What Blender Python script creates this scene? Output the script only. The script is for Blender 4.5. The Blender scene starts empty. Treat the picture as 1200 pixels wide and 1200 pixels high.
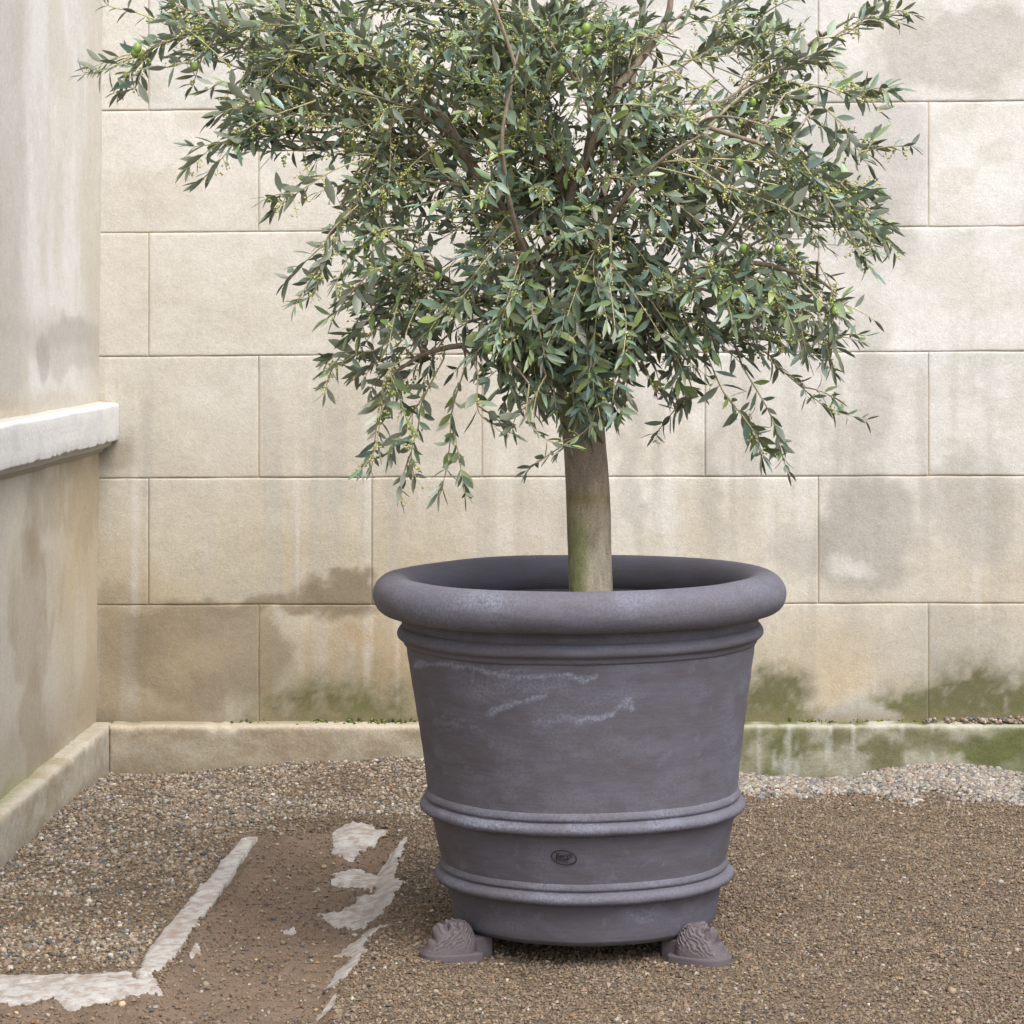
import bpy, bmesh, math, random
import numpy as np
from mathutils import Vector

# ------------------------------------------------------------------ camera, light
F, CX, CY, H = 3200.0, 705.0, 365.0, 1.45     # focal length and principal point in photo pixels, eye height
R = math.radians
scene = bpy.context.scene
col = scene.collection
cam_d = bpy.data.cameras.new('camera')
cam_d.sensor_width = 36.0
cam_d.lens = F / 1200 * 36
cam_d.shift_x = (600 - CX) / 1200
cam_d.shift_y = -(600 - CY) / 1200
cam_d.clip_end = 500
cam = bpy.data.objects.new('camera', cam_d)
cam.location = (0, 0, H)
cam.rotation_euler = (R(90), 0, 0)
col.objects.link(cam)
scene.camera = cam

SUN_EL, SUN_AZ = 58.0, 32.0                    # azimuth: towards the right of the viewer, behind the camera
world = bpy.data.worlds.new('World')
scene.world = world
world.use_nodes = True
wt = world.node_tree
bg = wt.nodes['Background']
sky = wt.nodes.new('ShaderNodeTexSky')
sky.sky_type = 'NISHITA'
sky.sun_disc = False
sky.sun_elevation = R(SUN_EL)
sky.sun_rotation = R(180 - SUN_AZ)
sky.dust_density = 4.0
sky.air_density = 1.0
sky.ozone_density = 1.0
hsv = wt.nodes.new('ShaderNodeHueSaturation')  # an even, almost colourless cloud cover
hsv.inputs['Saturation'].default_value = 0.58
wt.links.new(sky.outputs[0], hsv.inputs['Color'])
wt.links.new(hsv.outputs[0], bg.inputs['Color'])
bg.inputs['Strength'].default_value = 0.15

sun_d = bpy.data.lights.new('sun', 'SUN')
sun_d.energy = 1.3
sun_d.angle = R(50)
sun_d.color = (1.0, 0.99, 0.965)
sun = bpy.data.objects.new('sun', sun_d)
el, az = R(SUN_EL), R(SUN_AZ)
sd = Vector((math.sin(az) * math.cos(el), -math.cos(az) * math.cos(el), math.sin(el)))
sun.rotation_euler = sd.to_track_quat('Z', 'Y').to_euler()
sun.location = sd * 20
col.objects.link(sun)

vs = scene.view_settings
vs.view_transform = 'Standard'
vs.look = 'None'
vs.exposure = 0.86
vs.gamma = 1.0
vs.use_curve_mapping = False
scene.cycles.max_bounces = 8
scene.cycles.use_denoising = True

# ------------------------------------------------------------------ helpers
rng = np.random.default_rng(7)
random.seed(7)

def W(px, py, Y):
    """a point at depth Y (metres) seen at photo pixel px, py"""
    return np.array([(px - CX) * Y / F, Y, H - (py - CY) * Y / F])

def G(px, py):
    Y = F * H / (py - CY)
    return ((px - CX) * Y / F, Y)

def _hash(ix, iy, iz, s):
    n = (ix * 374761393 + iy * 668265263 + iz * 2147483647 + s * 1274126177) & 0xFFFFFFFF
    n = ((n ^ (n >> 13)) * 1274126177) & 0xFFFFFFFF
    n = (n ^ (n >> 16)) & 0xFFFFFF
    return n / float(0xFFFFFF)

def vnoise(x, y, z=0.0, s=0):
    x, y, z = np.broadcast_arrays(np.asarray(x, float), np.asarray(y, float), np.asarray(z, float))
    ix, iy, iz = (np.floor(v).astype(np.int64) for v in (x, y, z))
    fx, fy, fz = x - ix, y - iy, z - iz
    fx, fy, fz = (v * v * v * (v * (v * 6 - 15) + 10) for v in (fx, fy, fz))
    r = 0.0
    for dx in (0, 1):
        for dy in (0, 1):
            for dz in (0, 1):
                w = (fx if dx else 1 - fx) * (fy if dy else 1 - fy) * (fz if dz else 1 - fz)
                r = r + w * _hash(ix + dx, iy + dy, iz + dz, s)
    return r

def fbm(x, y, z=0.0, s=0, o=4, gain=0.5):
    a, t, n = 1.0, 0.0, 0.0
    f = 1.0
    for k in range(o):
        t = t + a * vnoise(np.asarray(x) * f, np.asarray(y) * f, np.asarray(z) * f, s + k * 17)
        n += a
        a *= gain
        f *= 2.03
    return t / n

def sstep(a, b, x):
    t = np.clip((x - a) / (b - a), 0, 1)
    return t * t * (3 - 2 * t)

def mix(c, d, m):
    return c * (1 - m[..., None]) + np.asarray(d, float) * m[..., None]

def lin(r, g, b):
    f = lambda v: (v / 255 / 12.92) if v / 255 <= 0.04045 else ((v / 255 + 0.055) / 1.055) ** 2.4
    return np.array([f(r), f(g), f(b)])

def make(name, V, faces, mat, parent=None, smooth=True, fcol=None, vcol=None, vfl=None, sizes=None):
    """one mesh object from numpy arrays; faces is (n,k) or a list of such arrays"""
    V = np.asarray(V, np.float32).reshape(-1, 3)
    if not isinstance(faces, list):
        faces = [faces]
    faces = [np.asarray(f, np.int32) for f in faces if len(f)]
    loops = np.concatenate([f.ravel() for f in faces])
    tot = np.concatenate([np.full(len(f), f.shape[1], np.int32) for f in faces])
    start = np.concatenate([[0], np.cumsum(tot)[:-1]]).astype(np.int32)
    me = bpy.data.meshes.new(name)
    me.vertices.add(len(V))
    me.vertices.foreach_set('co', V.ravel())
    me.loops.add(len(loops))
    me.loops.foreach_set('vertex_index', loops)
    me.polygons.add(len(tot))
    me.polygons.foreach_set('loop_start', start)
    me.polygons.foreach_set('loop_total', tot)
    me.polygons.foreach_set('use_smooth', np.full(len(tot), smooth, bool))
    me.update(calc_edges=True)
    def colattr(nm, dom, c):
        a = me.attributes.new(nm, 'FLOAT_COLOR', dom)
        c = np.asarray(c, np.float32)
        c4 = np.ones((len(c), 4), np.float32)
        c4[:, :c.shape[1]] = c
        a.data.foreach_set('color', c4.ravel())
    if fcol is not None:
        colattr('tint', 'FACE', fcol)
    if vcol is not None:
        colattr('tint', 'POINT', vcol)
    for nm, v in (vfl or {}).items():
        a = me.attributes.new(nm, 'FLOAT', 'POINT')
        a.data.foreach_set('value', np.asarray(v, np.float32).ravel())
    me.validate()
    me.materials.append(mat)
    o = bpy.data.objects.new(name, me)
    col.objects.link(o)
    if parent is not None:
        o.parent = parent
        o.matrix_parent_inverse = parent.matrix_world.inverted()
    return o

def tag(o, label=None, cat=None, group=None, kind=None):
    if label: o['label'] = label
    if cat: o['category'] = cat
    if group: o['group'] = group
    if kind: o['kind'] = kind
    return o

def empty(name, loc):
    o = bpy.data.objects.new(name, None)
    o.location = loc
    o.empty_display_size = 0.1
    col.objects.link(o)
    bpy.context.view_layer.update()
    return o

def gridfaces(nu, nv, wrap_u=False, off=0):
    """quads of a grid with index = j*nu + i"""
    iu = np.arange(nu if wrap_u else nu - 1)
    jv = np.arange(nv - 1)
    I, J = np.meshgrid(iu, jv)
    I2 = (I + 1) % nu
    a, b, c, d = J * nu + I, J * nu + I2, (J + 1) * nu + I2, (J + 1) * nu + I
    return np.stack([a, b, c, d], -1).reshape(-1, 4) + off

# ------------------------------------------------------------------ materials
def new_mat(name):
    m = bpy.data.materials.new(name)
    m.use_nodes = True
    nt = m.node_tree
    return m, nt, nt.nodes['Principled BSDF']

def node(nt, typ, **kw):
    n = nt.nodes.new(typ)
    for k, v in kw.items():
        if k in n.inputs.keys():
            n.inputs[k].default_value = v
        else:
            setattr(n, k, v)
    return n

def noise(nt, coord, scale, detail=4.0, rough=0.6, stretch=None):
    n = node(nt, 'ShaderNodeTexNoise', Scale=scale, Detail=detail, Roughness=rough)
    if stretch:
        mp = node(nt, 'ShaderNodeMapping')
        mp.inputs['Scale'].default_value = stretch
        nt.links.new(coord, mp.inputs['Vector'])
        coord = mp.outputs[0]
    nt.links.new(coord, n.inputs['Vector'])
    return n.outputs['Fac']

def ramp(nt, fac, stops):
    r = node(nt, 'ShaderNodeValToRGB')
    e = r.color_ramp.elements
    while len(e) < len(stops):
        e.new(0.5)
    for el_, (p, c) in zip(e, stops):
        el_.position = p
        el_.color = (*([c] * 3 if not hasattr(c, '__len__') else c), 1)
    nt.links.new(fac, r.inputs[0])
    return r.outputs[0]

def mult(nt, a, b, fac=1.0, mode='MULTIPLY'):
    m = node(nt, 'ShaderNodeMix', data_type='RGBA', blend_type=mode)
    m.inputs[0].default_value = fac
    nt.links.new(a, m.inputs[6])
    nt.links.new(b, m.inputs[7])
    return m.outputs[2]

def bumps(nt, bsdf, items):
    """items: (height socket, strength, distance)"""
    prev = None
    for h, s, d in items:
        b = node(nt, 'ShaderNodeBump', Strength=s, Distance=d)
        nt.links.new(h, b.inputs['Height'])
        if prev:
            nt.links.new(prev, b.inputs['Normal'])
        prev = b.outputs[0]
    nt.links.new(prev, bsdf.inputs['Normal'])

def tinted(name, rough=0.9, grain=((160, 0.75, 1.25),), bump=((220, 0.5, 0.002),), spec=0.3, stretch=None):
    m, nt, p = new_mat(name)
    at = node(nt, 'ShaderNodeAttribute', attribute_name='tint')
    tc = node(nt, 'ShaderNodeTexCoord').outputs['Object']
    c = at.outputs['Color']
    for sc, lo, hi in grain:
        c = mult(nt, c, ramp(nt, noise(nt, tc, sc, stretch=stretch), [(0.25, lo), (0.75, hi)]))
    nt.links.new(c, p.inputs['Base Color'])
    p.inputs['Roughness'].default_value = rough
    p.inputs['Specular IOR Level'].default_value = spec
    if bump:
        bumps(nt, p, [(noise(nt, tc, sc, 3.0), s, d) for sc, s, d in bump])
    return m

M_wall = tinted('dressed_limestone', grain=((170, 0.86, 1.12), (38, 0.93, 1.06)), bump=((70, 0.4, 0.003), (260, 0.55, 0.002)))
M_plaster = tinted('aged_plaster', grain=((170, 0.86, 1.12), (45, 0.92, 1.07)), bump=((25, 0.3, 0.004), (150, 0.5, 0.002)))
M_kerb = tinted('kerb_stone', grain=((140, 0.8, 1.18), (30, 0.88, 1.1)), bump=((45, 0.5, 0.005), (200, 0.6, 0.002)))
M_ledge = tinted('painted_stone_ledge', grain=((90, 0.94, 1.05),), bump=((60, 0.4, 0.004), (180, 0.4, 0.0015)))
M_ground = tinted('sandy_ground', rough=0.95, grain=((230, 0.6, 1.4), (50, 0.82, 1.16)), bump=((90, 0.7, 0.006), (260, 0.9, 0.004)), spec=0.15)
M_peb = tinted('pebbles', rough=0.75, grain=((300, 0.8, 1.15),), bump=None, spec=0.3)
M_gutter = tinted('gutter_stone', grain=((420, 0.78, 1.18), (150, 0.82, 1.12), (35, 0.88, 1.08)), bump=((60, 0.4, 0.003), (240, 0.5, 0.0015)))

# fired clay
def clay(name, base, chalk):
    m, nt, p = new_mat(name)
    tc = node(nt, 'ShaderNodeTexCoord').outputs['Object']
    n1 = noise(nt, tc, 9, 5.0, 0.6, stretch=(1, 1, 3.0))
    c = ramp(nt, n1, [(0.25, base * np.array([0.93, 0.87, 0.80])), (0.5, base * np.array([1.0, 0.97, 0.95])), (0.78, base * 1.17 + np.array([0.0, 0.0, 0.007]))])
    c = mult(nt, c, ramp(nt, noise(nt, tc, 30, 3.0, 0.6, stretch=(0.6, 0.6, 7.0)), [(0.3, 0.95), (0.7, 1.05)]))
    c = mult(nt, c, ramp(nt, noise(nt, tc, 260, 2.0), [(0.3, 0.93), (0.7, 1.06)]))
    at = node(nt, 'ShaderNodeAttribute', attribute_name='scuff_light')
    brk = ramp(nt, noise(nt, tc, 170, 5.0, 0.8), [(0.40, 0.05), (0.60, 1.0)])
    mm = node(nt, 'ShaderNodeMath', operation='MULTIPLY')
    nt.links.new(at.outputs['Fac'], mm.inputs[0])
    nt.links.new(brk, mm.inputs[1])
    # scattered chalk specks
    sp = ramp(nt, noise(nt, tc, 330, 2.0, 0.5), [(0.70, 0.0), (0.78, 0.45)])
    mx = node(nt, 'ShaderNodeMath', operation='MAXIMUM')
    nt.links.new(mm.outputs[0], mx.inputs[0])
    nt.links.new(sp, mx.inputs[1])
    mc = node(nt, 'ShaderNodeMix', data_type='RGBA')
    nt.links.new(mx.outputs[0], mc.inputs[0])
    nt.links.new(c, mc.inputs[6])
    mc.inputs[7].default_value = (*chalk, 1)
    nt.links.new(mc.outputs[2], p.inputs['Base Color'])
    p.inputs['Roughness'].default_value = 0.78
    p.inputs['Specular IOR Level'].default_value = 0.3
    bumps(nt, p, [(noise(nt, tc, 26, 3.0, 0.6, stretch=(0.5, 0.5, 6.0)), 0.16, 0.003), (noise(nt, tc, 300, 2.0), 0.35, 0.001)])
    return m
M_clay = clay('grey_clay', np.array([0.107, 0.102, 0.124]), (0.30, 0.335, 0.43))
M_foot = clay('pale_clay', np.array([0.106, 0.091, 0.099]), (0.38, 0.36, 0.40))

def plain(name, c, rough=0.8):
    m, nt, p = new_mat(name)
    tc = node(nt, 'ShaderNodeTexCoord').outputs['Object']
    cc = ramp(nt, noise(nt, tc, 200, 3.0), [(0.3, np.asarray(c) * 0.75), (0.7, np.asarray(c) * 1.2)])
    nt.links.new(cc, p.inputs['Base Color'])
    p.inputs['Roughness'].default_value = rough
    return m
M_stamp_shade = plain('stamped_line_shade', (0.012, 0.011, 0.013))
M_soil = plain('dark_soil', (0.03, 0.022, 0.016), 0.95)

def bark_mat():
    m, nt, p = new_mat('olive_bark')
    at = node(nt, 'ShaderNodeAttribute', attribute_name='tint')
    tc = node(nt, 'ShaderNodeTexCoord').outputs['Object']
    c = mult(nt, at.outputs['Color'], ramp(nt, noise(nt, tc, 45, 5.0, 0.65, stretch=(1, 1, 0.35)), [(0.28, 0.68), (0.72, 1.28)]))
    c = mult(nt, c, ramp(nt, noise(nt, tc, 260, 3.0), [(0.3, 0.75), (0.7, 1.2)]))
    nt.links.new(c, p.inputs['Base Color'])
    p.inputs['Roughness'].default_value = 0.9
    p.inputs['Specular IOR Level'].default_value = 0.2
    bumps(nt, p, [(noise(nt, tc, 60, 5.0, 0.7, stretch=(1, 1, 0.4)), 0.7, 0.006), (noise(nt, tc, 250, 3.0), 0.5, 0.002)])
    return m
M_bark = bark_mat()

def leaf_mat():
    m, nt, p = new_mat('olive_leaf')
    at = node(nt, 'ShaderNodeAttribute', attribute_name='tint')
    nt.links.new(at.outputs['Color'], p.inputs['Base Color'])
    p.inputs['Roughness'].default_value = 0.36
    p.inputs['Specular IOR Level'].default_value = 0.7
    tr = node(nt, 'ShaderNodeBsdfTranslucent')
    tcol = mult(nt, at.outputs['Color'], at.outputs['Color'], 0.0)
    nt.links.new(tcol, tr.inputs['Color'])
    ms = node(nt, 'ShaderNodeMixShader')
    ms.inputs[0].default_value = 0.2
    nt.links.new(p.outputs[0], ms.inputs[1])
    nt.links.new(tr.outputs[0], ms.inputs[2])
    nt.links.new(ms.outputs[0], nt.nodes['Material Output'].inputs['Surface'])
    return m
M_leaf = leaf_mat()
def fruit_mat():
    m, nt, p = new_mat('green_fruit')
    at = node(nt, 'ShaderNodeAttribute', attribute_name='tint')
    nt.links.new(at.outputs['Color'], p.inputs['Base Color'])
    p.inputs['Roughness'].default_value = 0.4
    return m
M_fruit = fruit_mat()

# ------------------------------------------------------------------ back wall of dressed blocks
YW = 8.78                                    # wall face
YK = 8.69                                    # plinth face
XL = -1.624                                  # plaster wall face
XK = -1.567                                  # its plinth face
ZK = 0.131                                   # top of the plinths

def wall_px(X, Z, Y=YW):
    return CX + X * F / Y, CY - (Z - H) * F / Y

def gauss(u, v, cu, cv, ru, rv, e=2.0):
    d = ((u - cu) / ru) ** 2 + ((v - cv) / rv) ** 2
    return np.exp(-d ** (e / 2))

def hard(u, v, cu, cv, ru, rv, soft=0.25):
    d = np.sqrt(((u - cu) / ru) ** 2 + ((v - cv) / rv) ** 2)
    return 1 - sstep(1 - soft, 1 + soft, d)

C_LIGHT = np.array([0.660, 0.643, 0.603])
C_MID = np.array([0.525, 0.484, 0.398])
C_TAN = np.array([0.410, 0.335, 0.218])
C_DAMP = np.array([0.220, 0.178, 0.119])
C_GREY = np.array([0.420, 0.396, 0.350])
C_GREEN = np.array([0.105, 0.10, 0.045])
C_LIME = np.array([0.115, 0.135, 0.035])

def wall_colour(X, Z):
    u0, v0 = wall_px(X, Z)
    wu = (fbm(u0 / 60, v0 / 60, 0, 3, 6, 0.6) - 0.5) * 64
    wv = (fbm(u0 / 60, v0 / 60, 0, 31, 6, 0.6) - 0.5) * 64
    u, v = u0 + wu, v0 + wv
    big = fbm(u0 / 170, v0 / 120, 0, 5)
    c = np.broadcast_to(C_LIGHT, u.shape + (3,)).copy()
    # warmer, dimmer light on the left painted in; lower part stained by damp
    warm_shade = np.clip(sstep(900, 100, u0) * 0.55 + (big - 0.5) * 1.3, 0, 1) * sstep(-200, 420, v)
    c = mix(c, C_MID, np.clip(warm_shade + sstep(330, 620, v) * (0.35 + 0.5 * sstep(900, 300, u0)), 0, 1) * 0.85)
    c = mix(c, C_MID * 0.93, sstep(0.45, 0.7, fbm(u0 / 45, v0 / 35, 0, 8)) * 0.35)
    c = mix(c, C_TAN, sstep(520, 760, v + (big - 0.5) * 160) * (0.42 + 0.4 * sstep(800, 350, u0)))
    c = mix(c, C_DAMP * 1.3, sstep(706, 770, v0 + (big - 0.5) * 70) * sstep(680, 430, u0) * 0.5)
    # vertical washes
    st = fbm(u0 / 22, v0 / 420, 0, 12)
    c = mix(c, C_GREY, sstep(0.52, 0.7, st) * sstep(330, 560, v) * 0.5)
    c = mix(c, C_LIGHT, sstep(0.60, 0.74, fbm(u0 / 16, v0 / 300, 0, 44)) * sstep(300, 500, v0) * 0.35)
    # upper right: grey damp block with pale streaks, runs below it
    c = mix(c, C_GREY, hard(u, v, 1120, 60, 95, 48, 0.14) * 0.6)
    c = mix(c, C_GREY, hard(u, v, 1020, 170, 75, 85, 0.3) * 0.5)
    c = mix(c, C_GREY * 0.97, hard(u, v, 1010, 260, 62, 60, 0.2) * 0.45)
    c = mix(c, C_GREY, hard(u, v, 1015, 470, 24, 120, 0.5) * 0.6)
    c = mix(c, C_GREY * 0.92, hard(u, v, 975, 590, 16, 90, 0.5) * 0.5)
    c = mix(c, C_GREY * 0.85, hard(u, v, 1020, 620, 62, 70, 0.2) * 0.7)
    c = mix(c, C_GREY * 0.9, hard(u, v, 930, 650, 42, 30, 0.4) * 0.6)
    c = mix(c, C_LIGHT * 0.95, hard(u, v, 1010, 655, 22, 14, 0.5) * 0.8)
    c = mix(c, C_GREY * 0.85, hard(u, v, 1150, 600, 55, 60, 0.4) * 0.55)
    c = mix(c, C_GREY * 0.9, hard(u, v, 835, 580, 14, 110, 0.5) * 0.5)
    c = mix(c, C_GREY * 0.9, hard(u, v, 745, 560, 10, 120, 0.5) * 0.5)
    c = mix(c, C_TAN * 1.05, gauss(u, v, 960, 770, 110, 45) * 0.6)
    c = mix(c, np.array([0.44, 0.33, 0.20]), gauss(u, v, 985, 800, 28, 30) * 0.45)
    c = mix(c, C_GREY * 0.9, hard(u, v, 1120, 750, 90, 40, 0.5) * 0.5)
    # left: dark tide marks
    c = mix(c, C_DAMP, hard(u, v, 250, 765, 98, 62, 0.22) * 0.68)
    c = mix(c, C_TAN * 1.05, hard(u, v, 235, 775, 44, 30, 0.6) * 0.4)
    ring_ = np.exp(-((np.hypot((u - 250) / 98, (v - 765) / 62) - 0.92) / 0.10) ** 2)
    c = mix(c, C_DAMP * 0.9, ring_ * 0.35)
    c = mix(c, C_DAMP * 1.05, hard(u, v, 345, 703, 105, 10, 0.5) * 0.85)
    c = mix(c, C_DAMP, hard(u, v, 405, 690, 48, 14, 0.35) * 0.9)
    c = mix(c, C_DAMP, hard(u, v, 140, 740, 32, 50, 0.5) * 0.45)
    c = mix(c, np.array([0.38, 0.27, 0.16]), gauss(u, v, 427, 735, 16, 16) * 0.6)
    c = mix(c, np.array([0.44, 0.32, 0.19]), gauss(u, v, 455, 770, 26, 25) * 0.4)
    c = mix(c, C_DAMP, gauss(u, v, 160, 860, 160, 40) * 0.4)
    # green growth at the foot
    fine = fbm(u0 / 9, v0 / 9, 0, 61, 3)
    g = hard(u, v, 415, 850, 95, 62, 0.6) * 0.75 + hard(u, v, 910, 855, 52, 66, 0.5) * 0.95 \
        + hard(u, v, 1160, 860, 120, 78, 0.5) * 0.9 + hard(u, v, 1050, 870, 70, 40, 0.6) * 0.5
    g = np.clip(g * (0.65 + 1.15 * fine) * (0.8 + 0.4 * fbm(u0 / 3.5, v0 / 3.5, 0, 62, 2)), 0, 0.95)
    c = mix(c, C_GREEN * 1.1, g)
    g2 = np.clip(sstep(812, 848, v0 + (fine - 0.5) * 50) * (hard(u, v, 920, 850, 60, 40) + hard(u, v, 1170, 845, 130, 55) + 0.6 * hard(u, v, 430, 850, 80, 28)), 0, 1)
    c = mix(c, C_LIME, g2 * 0.7)
    # a pale repair where the render was patched
    c = mix(c, C_GREY * 0.95, hard(u, v0, 1018, 848, 48, 26, 0.1) * sstep(870, 835, v0) * 0.95)
    # darker line along the plinth and under the ledge
    c = mix(c, C_DAMP, hard(u, v, 135, 535, 38, 26, 0.6) * 0.5)
    c = mix(c, C_DAMP, sstep(822, 846, v0) * (0.35 + 0.4 * fine))
    return np.clip(c, 0.02, 0.8)

rows_l = [-298, -156, -13, 130, 273, 418, 560.5, 709, 856]
rows_r = [-324, -176, -29, 118, 265, 411.5, 557.5, 707, 856]
def row_z(k, X):
    u = CX + X * F / YW
    t = (u - 117) / 1083
    return H - (rows_l[k] + (rows_r[k] - rows_l[k]) * t - CY) * YW / F

def axis_pts(a, b, step):
    n = max(2, int(round((b - a - 0.016) / step)))
    return np.concatenate([[a, a + 0.0022, a + 0.007], np.linspace(a + 0.007, b - 0.007, n + 1)[1:-1], [b - 0.007, b - 0.0022, b]])

WV, WF, WC = [], [], []
off = 0
XR = 4.2
GAP = 0.0012
brng = np.random.default_rng(21)
for k in range(len(rows_l) - 1):
    startp = 174 if k % 2 == 0 else 303
    xs_px = [117 - 6] + [startp + 261.6 * i for i in range(-0, 12)]
    xs = [(p - CX) * YW / F for p in xs_px]
    xs = [x for x in xs if x < XR - 0.1] + [XR]
    for x0, x1 in zip(xs[:-1], xs[1:]):
        fine_x = x0 < 2.1
        U = axis_pts(x0 + GAP * 0.5, x1 - GAP * 0.5, 0.0105 if fine_x else 0.05)
        T = axis_pts(0.0, 1.0, 0.026)
        T = (T - 0.0)
        # keep bevel widths metric in z as well
        hgt = 0.405
        T = np.concatenate([[0, 0.0022 / hgt, 0.007 / hgt], np.linspace(0.007 / hgt, 1 - 0.007 / hgt, 38)[1:-1], [1 - 0.007 / hgt, 1 - 0.0022 / hgt, 1]])
        X, TT = np.meshgrid(U, T)
        zt = row_z(k, X) - GAP * 0.5
        zb = row_z(k + 1, X) + GAP * 0.5
        # edges wander a little
        wob = (fbm(X * 9, np.full_like(X, k * 3.1), 0, 2) - 0.5) * 0.004
        Z = zb + (zt - zb) * TT + wob
        nu, nv = len(U), len(T)
        ei = np.minimum(np.arange(nu), np.arange(nu)[::-1])
        ej = np.minimum(np.arange(nv), np.arange(nv)[::-1])
        E = np.minimum(ei[None, :], ej[:, None])
        dep = np.where(E == 0, 0.0035, np.where(E == 1, 0.0004, 0.0))
        dep = dep - (fbm(X * 6, Z * 6, 0, 9) - 0.5) * 0.006 + brng.uniform(-0.0008, 0.0008)
        V = np.stack([X, YW + dep, Z], -1).reshape(-1, 3)
        C = wall_colour(X, Z)
        C = C * (1 + brng.uniform(-0.06, 0.045)) * (1 + np.array([0.5, 0.0, -0.6]) * brng.uniform(-0.025, 0.025))
        edge = np.where(E == 0, 0.8, np.where(E == 1, 0.22, 0.0))
        C = mix(C, C_TAN * 0.95, edge * 0.26)
        WV.append(V); WC.append(C.reshape(-1, 3)); WF.append(gridfaces(nu, nv, off=off))
        off += len(V)
# mortar core behind the blocks
zt, zb_ = 3.4, -0.2
core = np.array([(x, y, z) for z in (zb_, zt) for y in (YW + 0.0045, YW + 0.45) for x in (XL - 0.3, XR)])
WV.append(core); WC.append(np.tile(C_TAN * 1.15, (8, 1)))
WF.append(np.array([(0, 1, 5, 4), (1, 3, 7, 5), (3, 2, 6, 7), (2, 0, 4, 6), (4, 5, 7, 6)]) + off)
wall = make('stone_wall', np.concatenate(WV), WF, M_wall, vcol=np.concatenate(WC))
tag(wall, 'cream stone wall of large dressed blocks behind the potted olive tree, green algae at its foot', 'wall')

def kerb_mesh(name, u0, u1, joints, place, colour, parent, step=0.012):
    """a run of plinth stones: profile (front, rounded arris, top) swept along u"""
    prof = [(0, -0.12), (0, -0.06), (0, -0.02)] + [(0, z) for z in np.linspace(0, ZK - 0.014, 14)[1:]] \
        + [(0.0015, ZK - 0.007), (0.005, ZK - 0.002), (0.011, ZK)] + [(d, ZK + 0.001) for d in np.linspace(0.02, 0.14, 10)]
    P = np.array(prof)
    Vs, Fs, Cs, o = [], [], [], 0
    edges = [u0] + joints + [u1]
    for a, b in zip(edges[:-1], edges[1:]):
        U = axis_pts(a + 0.001, b - 0.001, step)
        n = len(U)
        Ug, Jg = np.meshgrid(U, np.arange(len(P)))
        d = P[Jg.astype(int), 0]
        z = P[Jg.astype(int), 1]
        e = np.minimum(np.arange(n), np.arange(n)[::-1])
        d = d + np.where(e == 0, 0.003, np.where(e == 1, 0.0005, 0))[None, :]
        wear = (fbm(Ug * 14, z * 14, 0, 77) - 0.5) * 0.008
        chip = sstep(0.60, 0.75, fbm(Ug * 22, np.full_like(Ug, 1.5), 0, 78)) * sstep(ZK - 0.03, ZK, z) * 0.006
        d = d + wear * (d < 0.05) + chip * (d < 0.03)
        z = z - chip * 0.8 + (fbm(Ug * 5, np.full_like(Ug, 0.5), 0, 79) - 0.5) * 0.008 * (P[Jg.astype(int), 1] > 0.05)
        V = place(Ug, d, z)
        Vs.append(V.reshape(-1, 3))
        Cs.append(colour(Ug, d, z).reshape(-1, 3))
        Fs.append(gridfaces(n, len(P), off=o))
        o += n * len(P)
    return make(name, np.concatenate(Vs), Fs, M_kerb, parent, vcol=np.concatenate(Cs))

def back_kerb_col(U, d, z):
    px = CX + U * F / YK
    n1 = fbm(U * 10, z * 16, 0, 90)
    n2 = fbm(U * 40, z * 6, 0, 91)
    c = np.broadcast_to(np.array([0.37, 0.325, 0.25]), U.shape + (3,)).copy()
    c = mix(c, np.array([0.31, 0.255, 0.18]), sstep(0.35, 0.7, n1))
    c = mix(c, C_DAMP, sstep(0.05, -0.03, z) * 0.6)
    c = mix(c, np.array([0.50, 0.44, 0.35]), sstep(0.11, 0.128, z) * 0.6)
    g = sstep(780, 900, px)
    c = mix(c, np.array([0.30, 0.29, 0.22]), g * 0.8)
    c = mix(c, np.array([0.115, 0.115, 0.05]), g * sstep(0.36, 0.60, n1) * 0.8)
    c = mix(c, np.array([0.095, 0.11, 0.032]), sstep(1110, 1170, px + (n1 - 0.5) * 130) * 0.7)
    c = mix(c, np.array([0.11, 0.125, 0.04]), np.exp(-((px - 915) / 30) ** 2) * 0.5)
    c = mix(c, np.array([0.46, 0.46, 0.42]), g * sstep(0.6, 0.72, n2) * 0.55 * (px < 1130))
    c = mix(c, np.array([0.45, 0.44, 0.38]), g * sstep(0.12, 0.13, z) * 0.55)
    c = mix(c, np.array([0.12, 0.14, 0.04]), (sstep(0.02, 0.05, d)) * (0.35 + 0.6 * g) * sstep(0.4, 0.6, n1))
    return c
kerb_mesh('plinth', XK - 0.0, XR, [-0.565, 2.3],
          lambda U, d, z: np.stack([U, YK + d, z], -1), back_kerb_col, wall)

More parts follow.
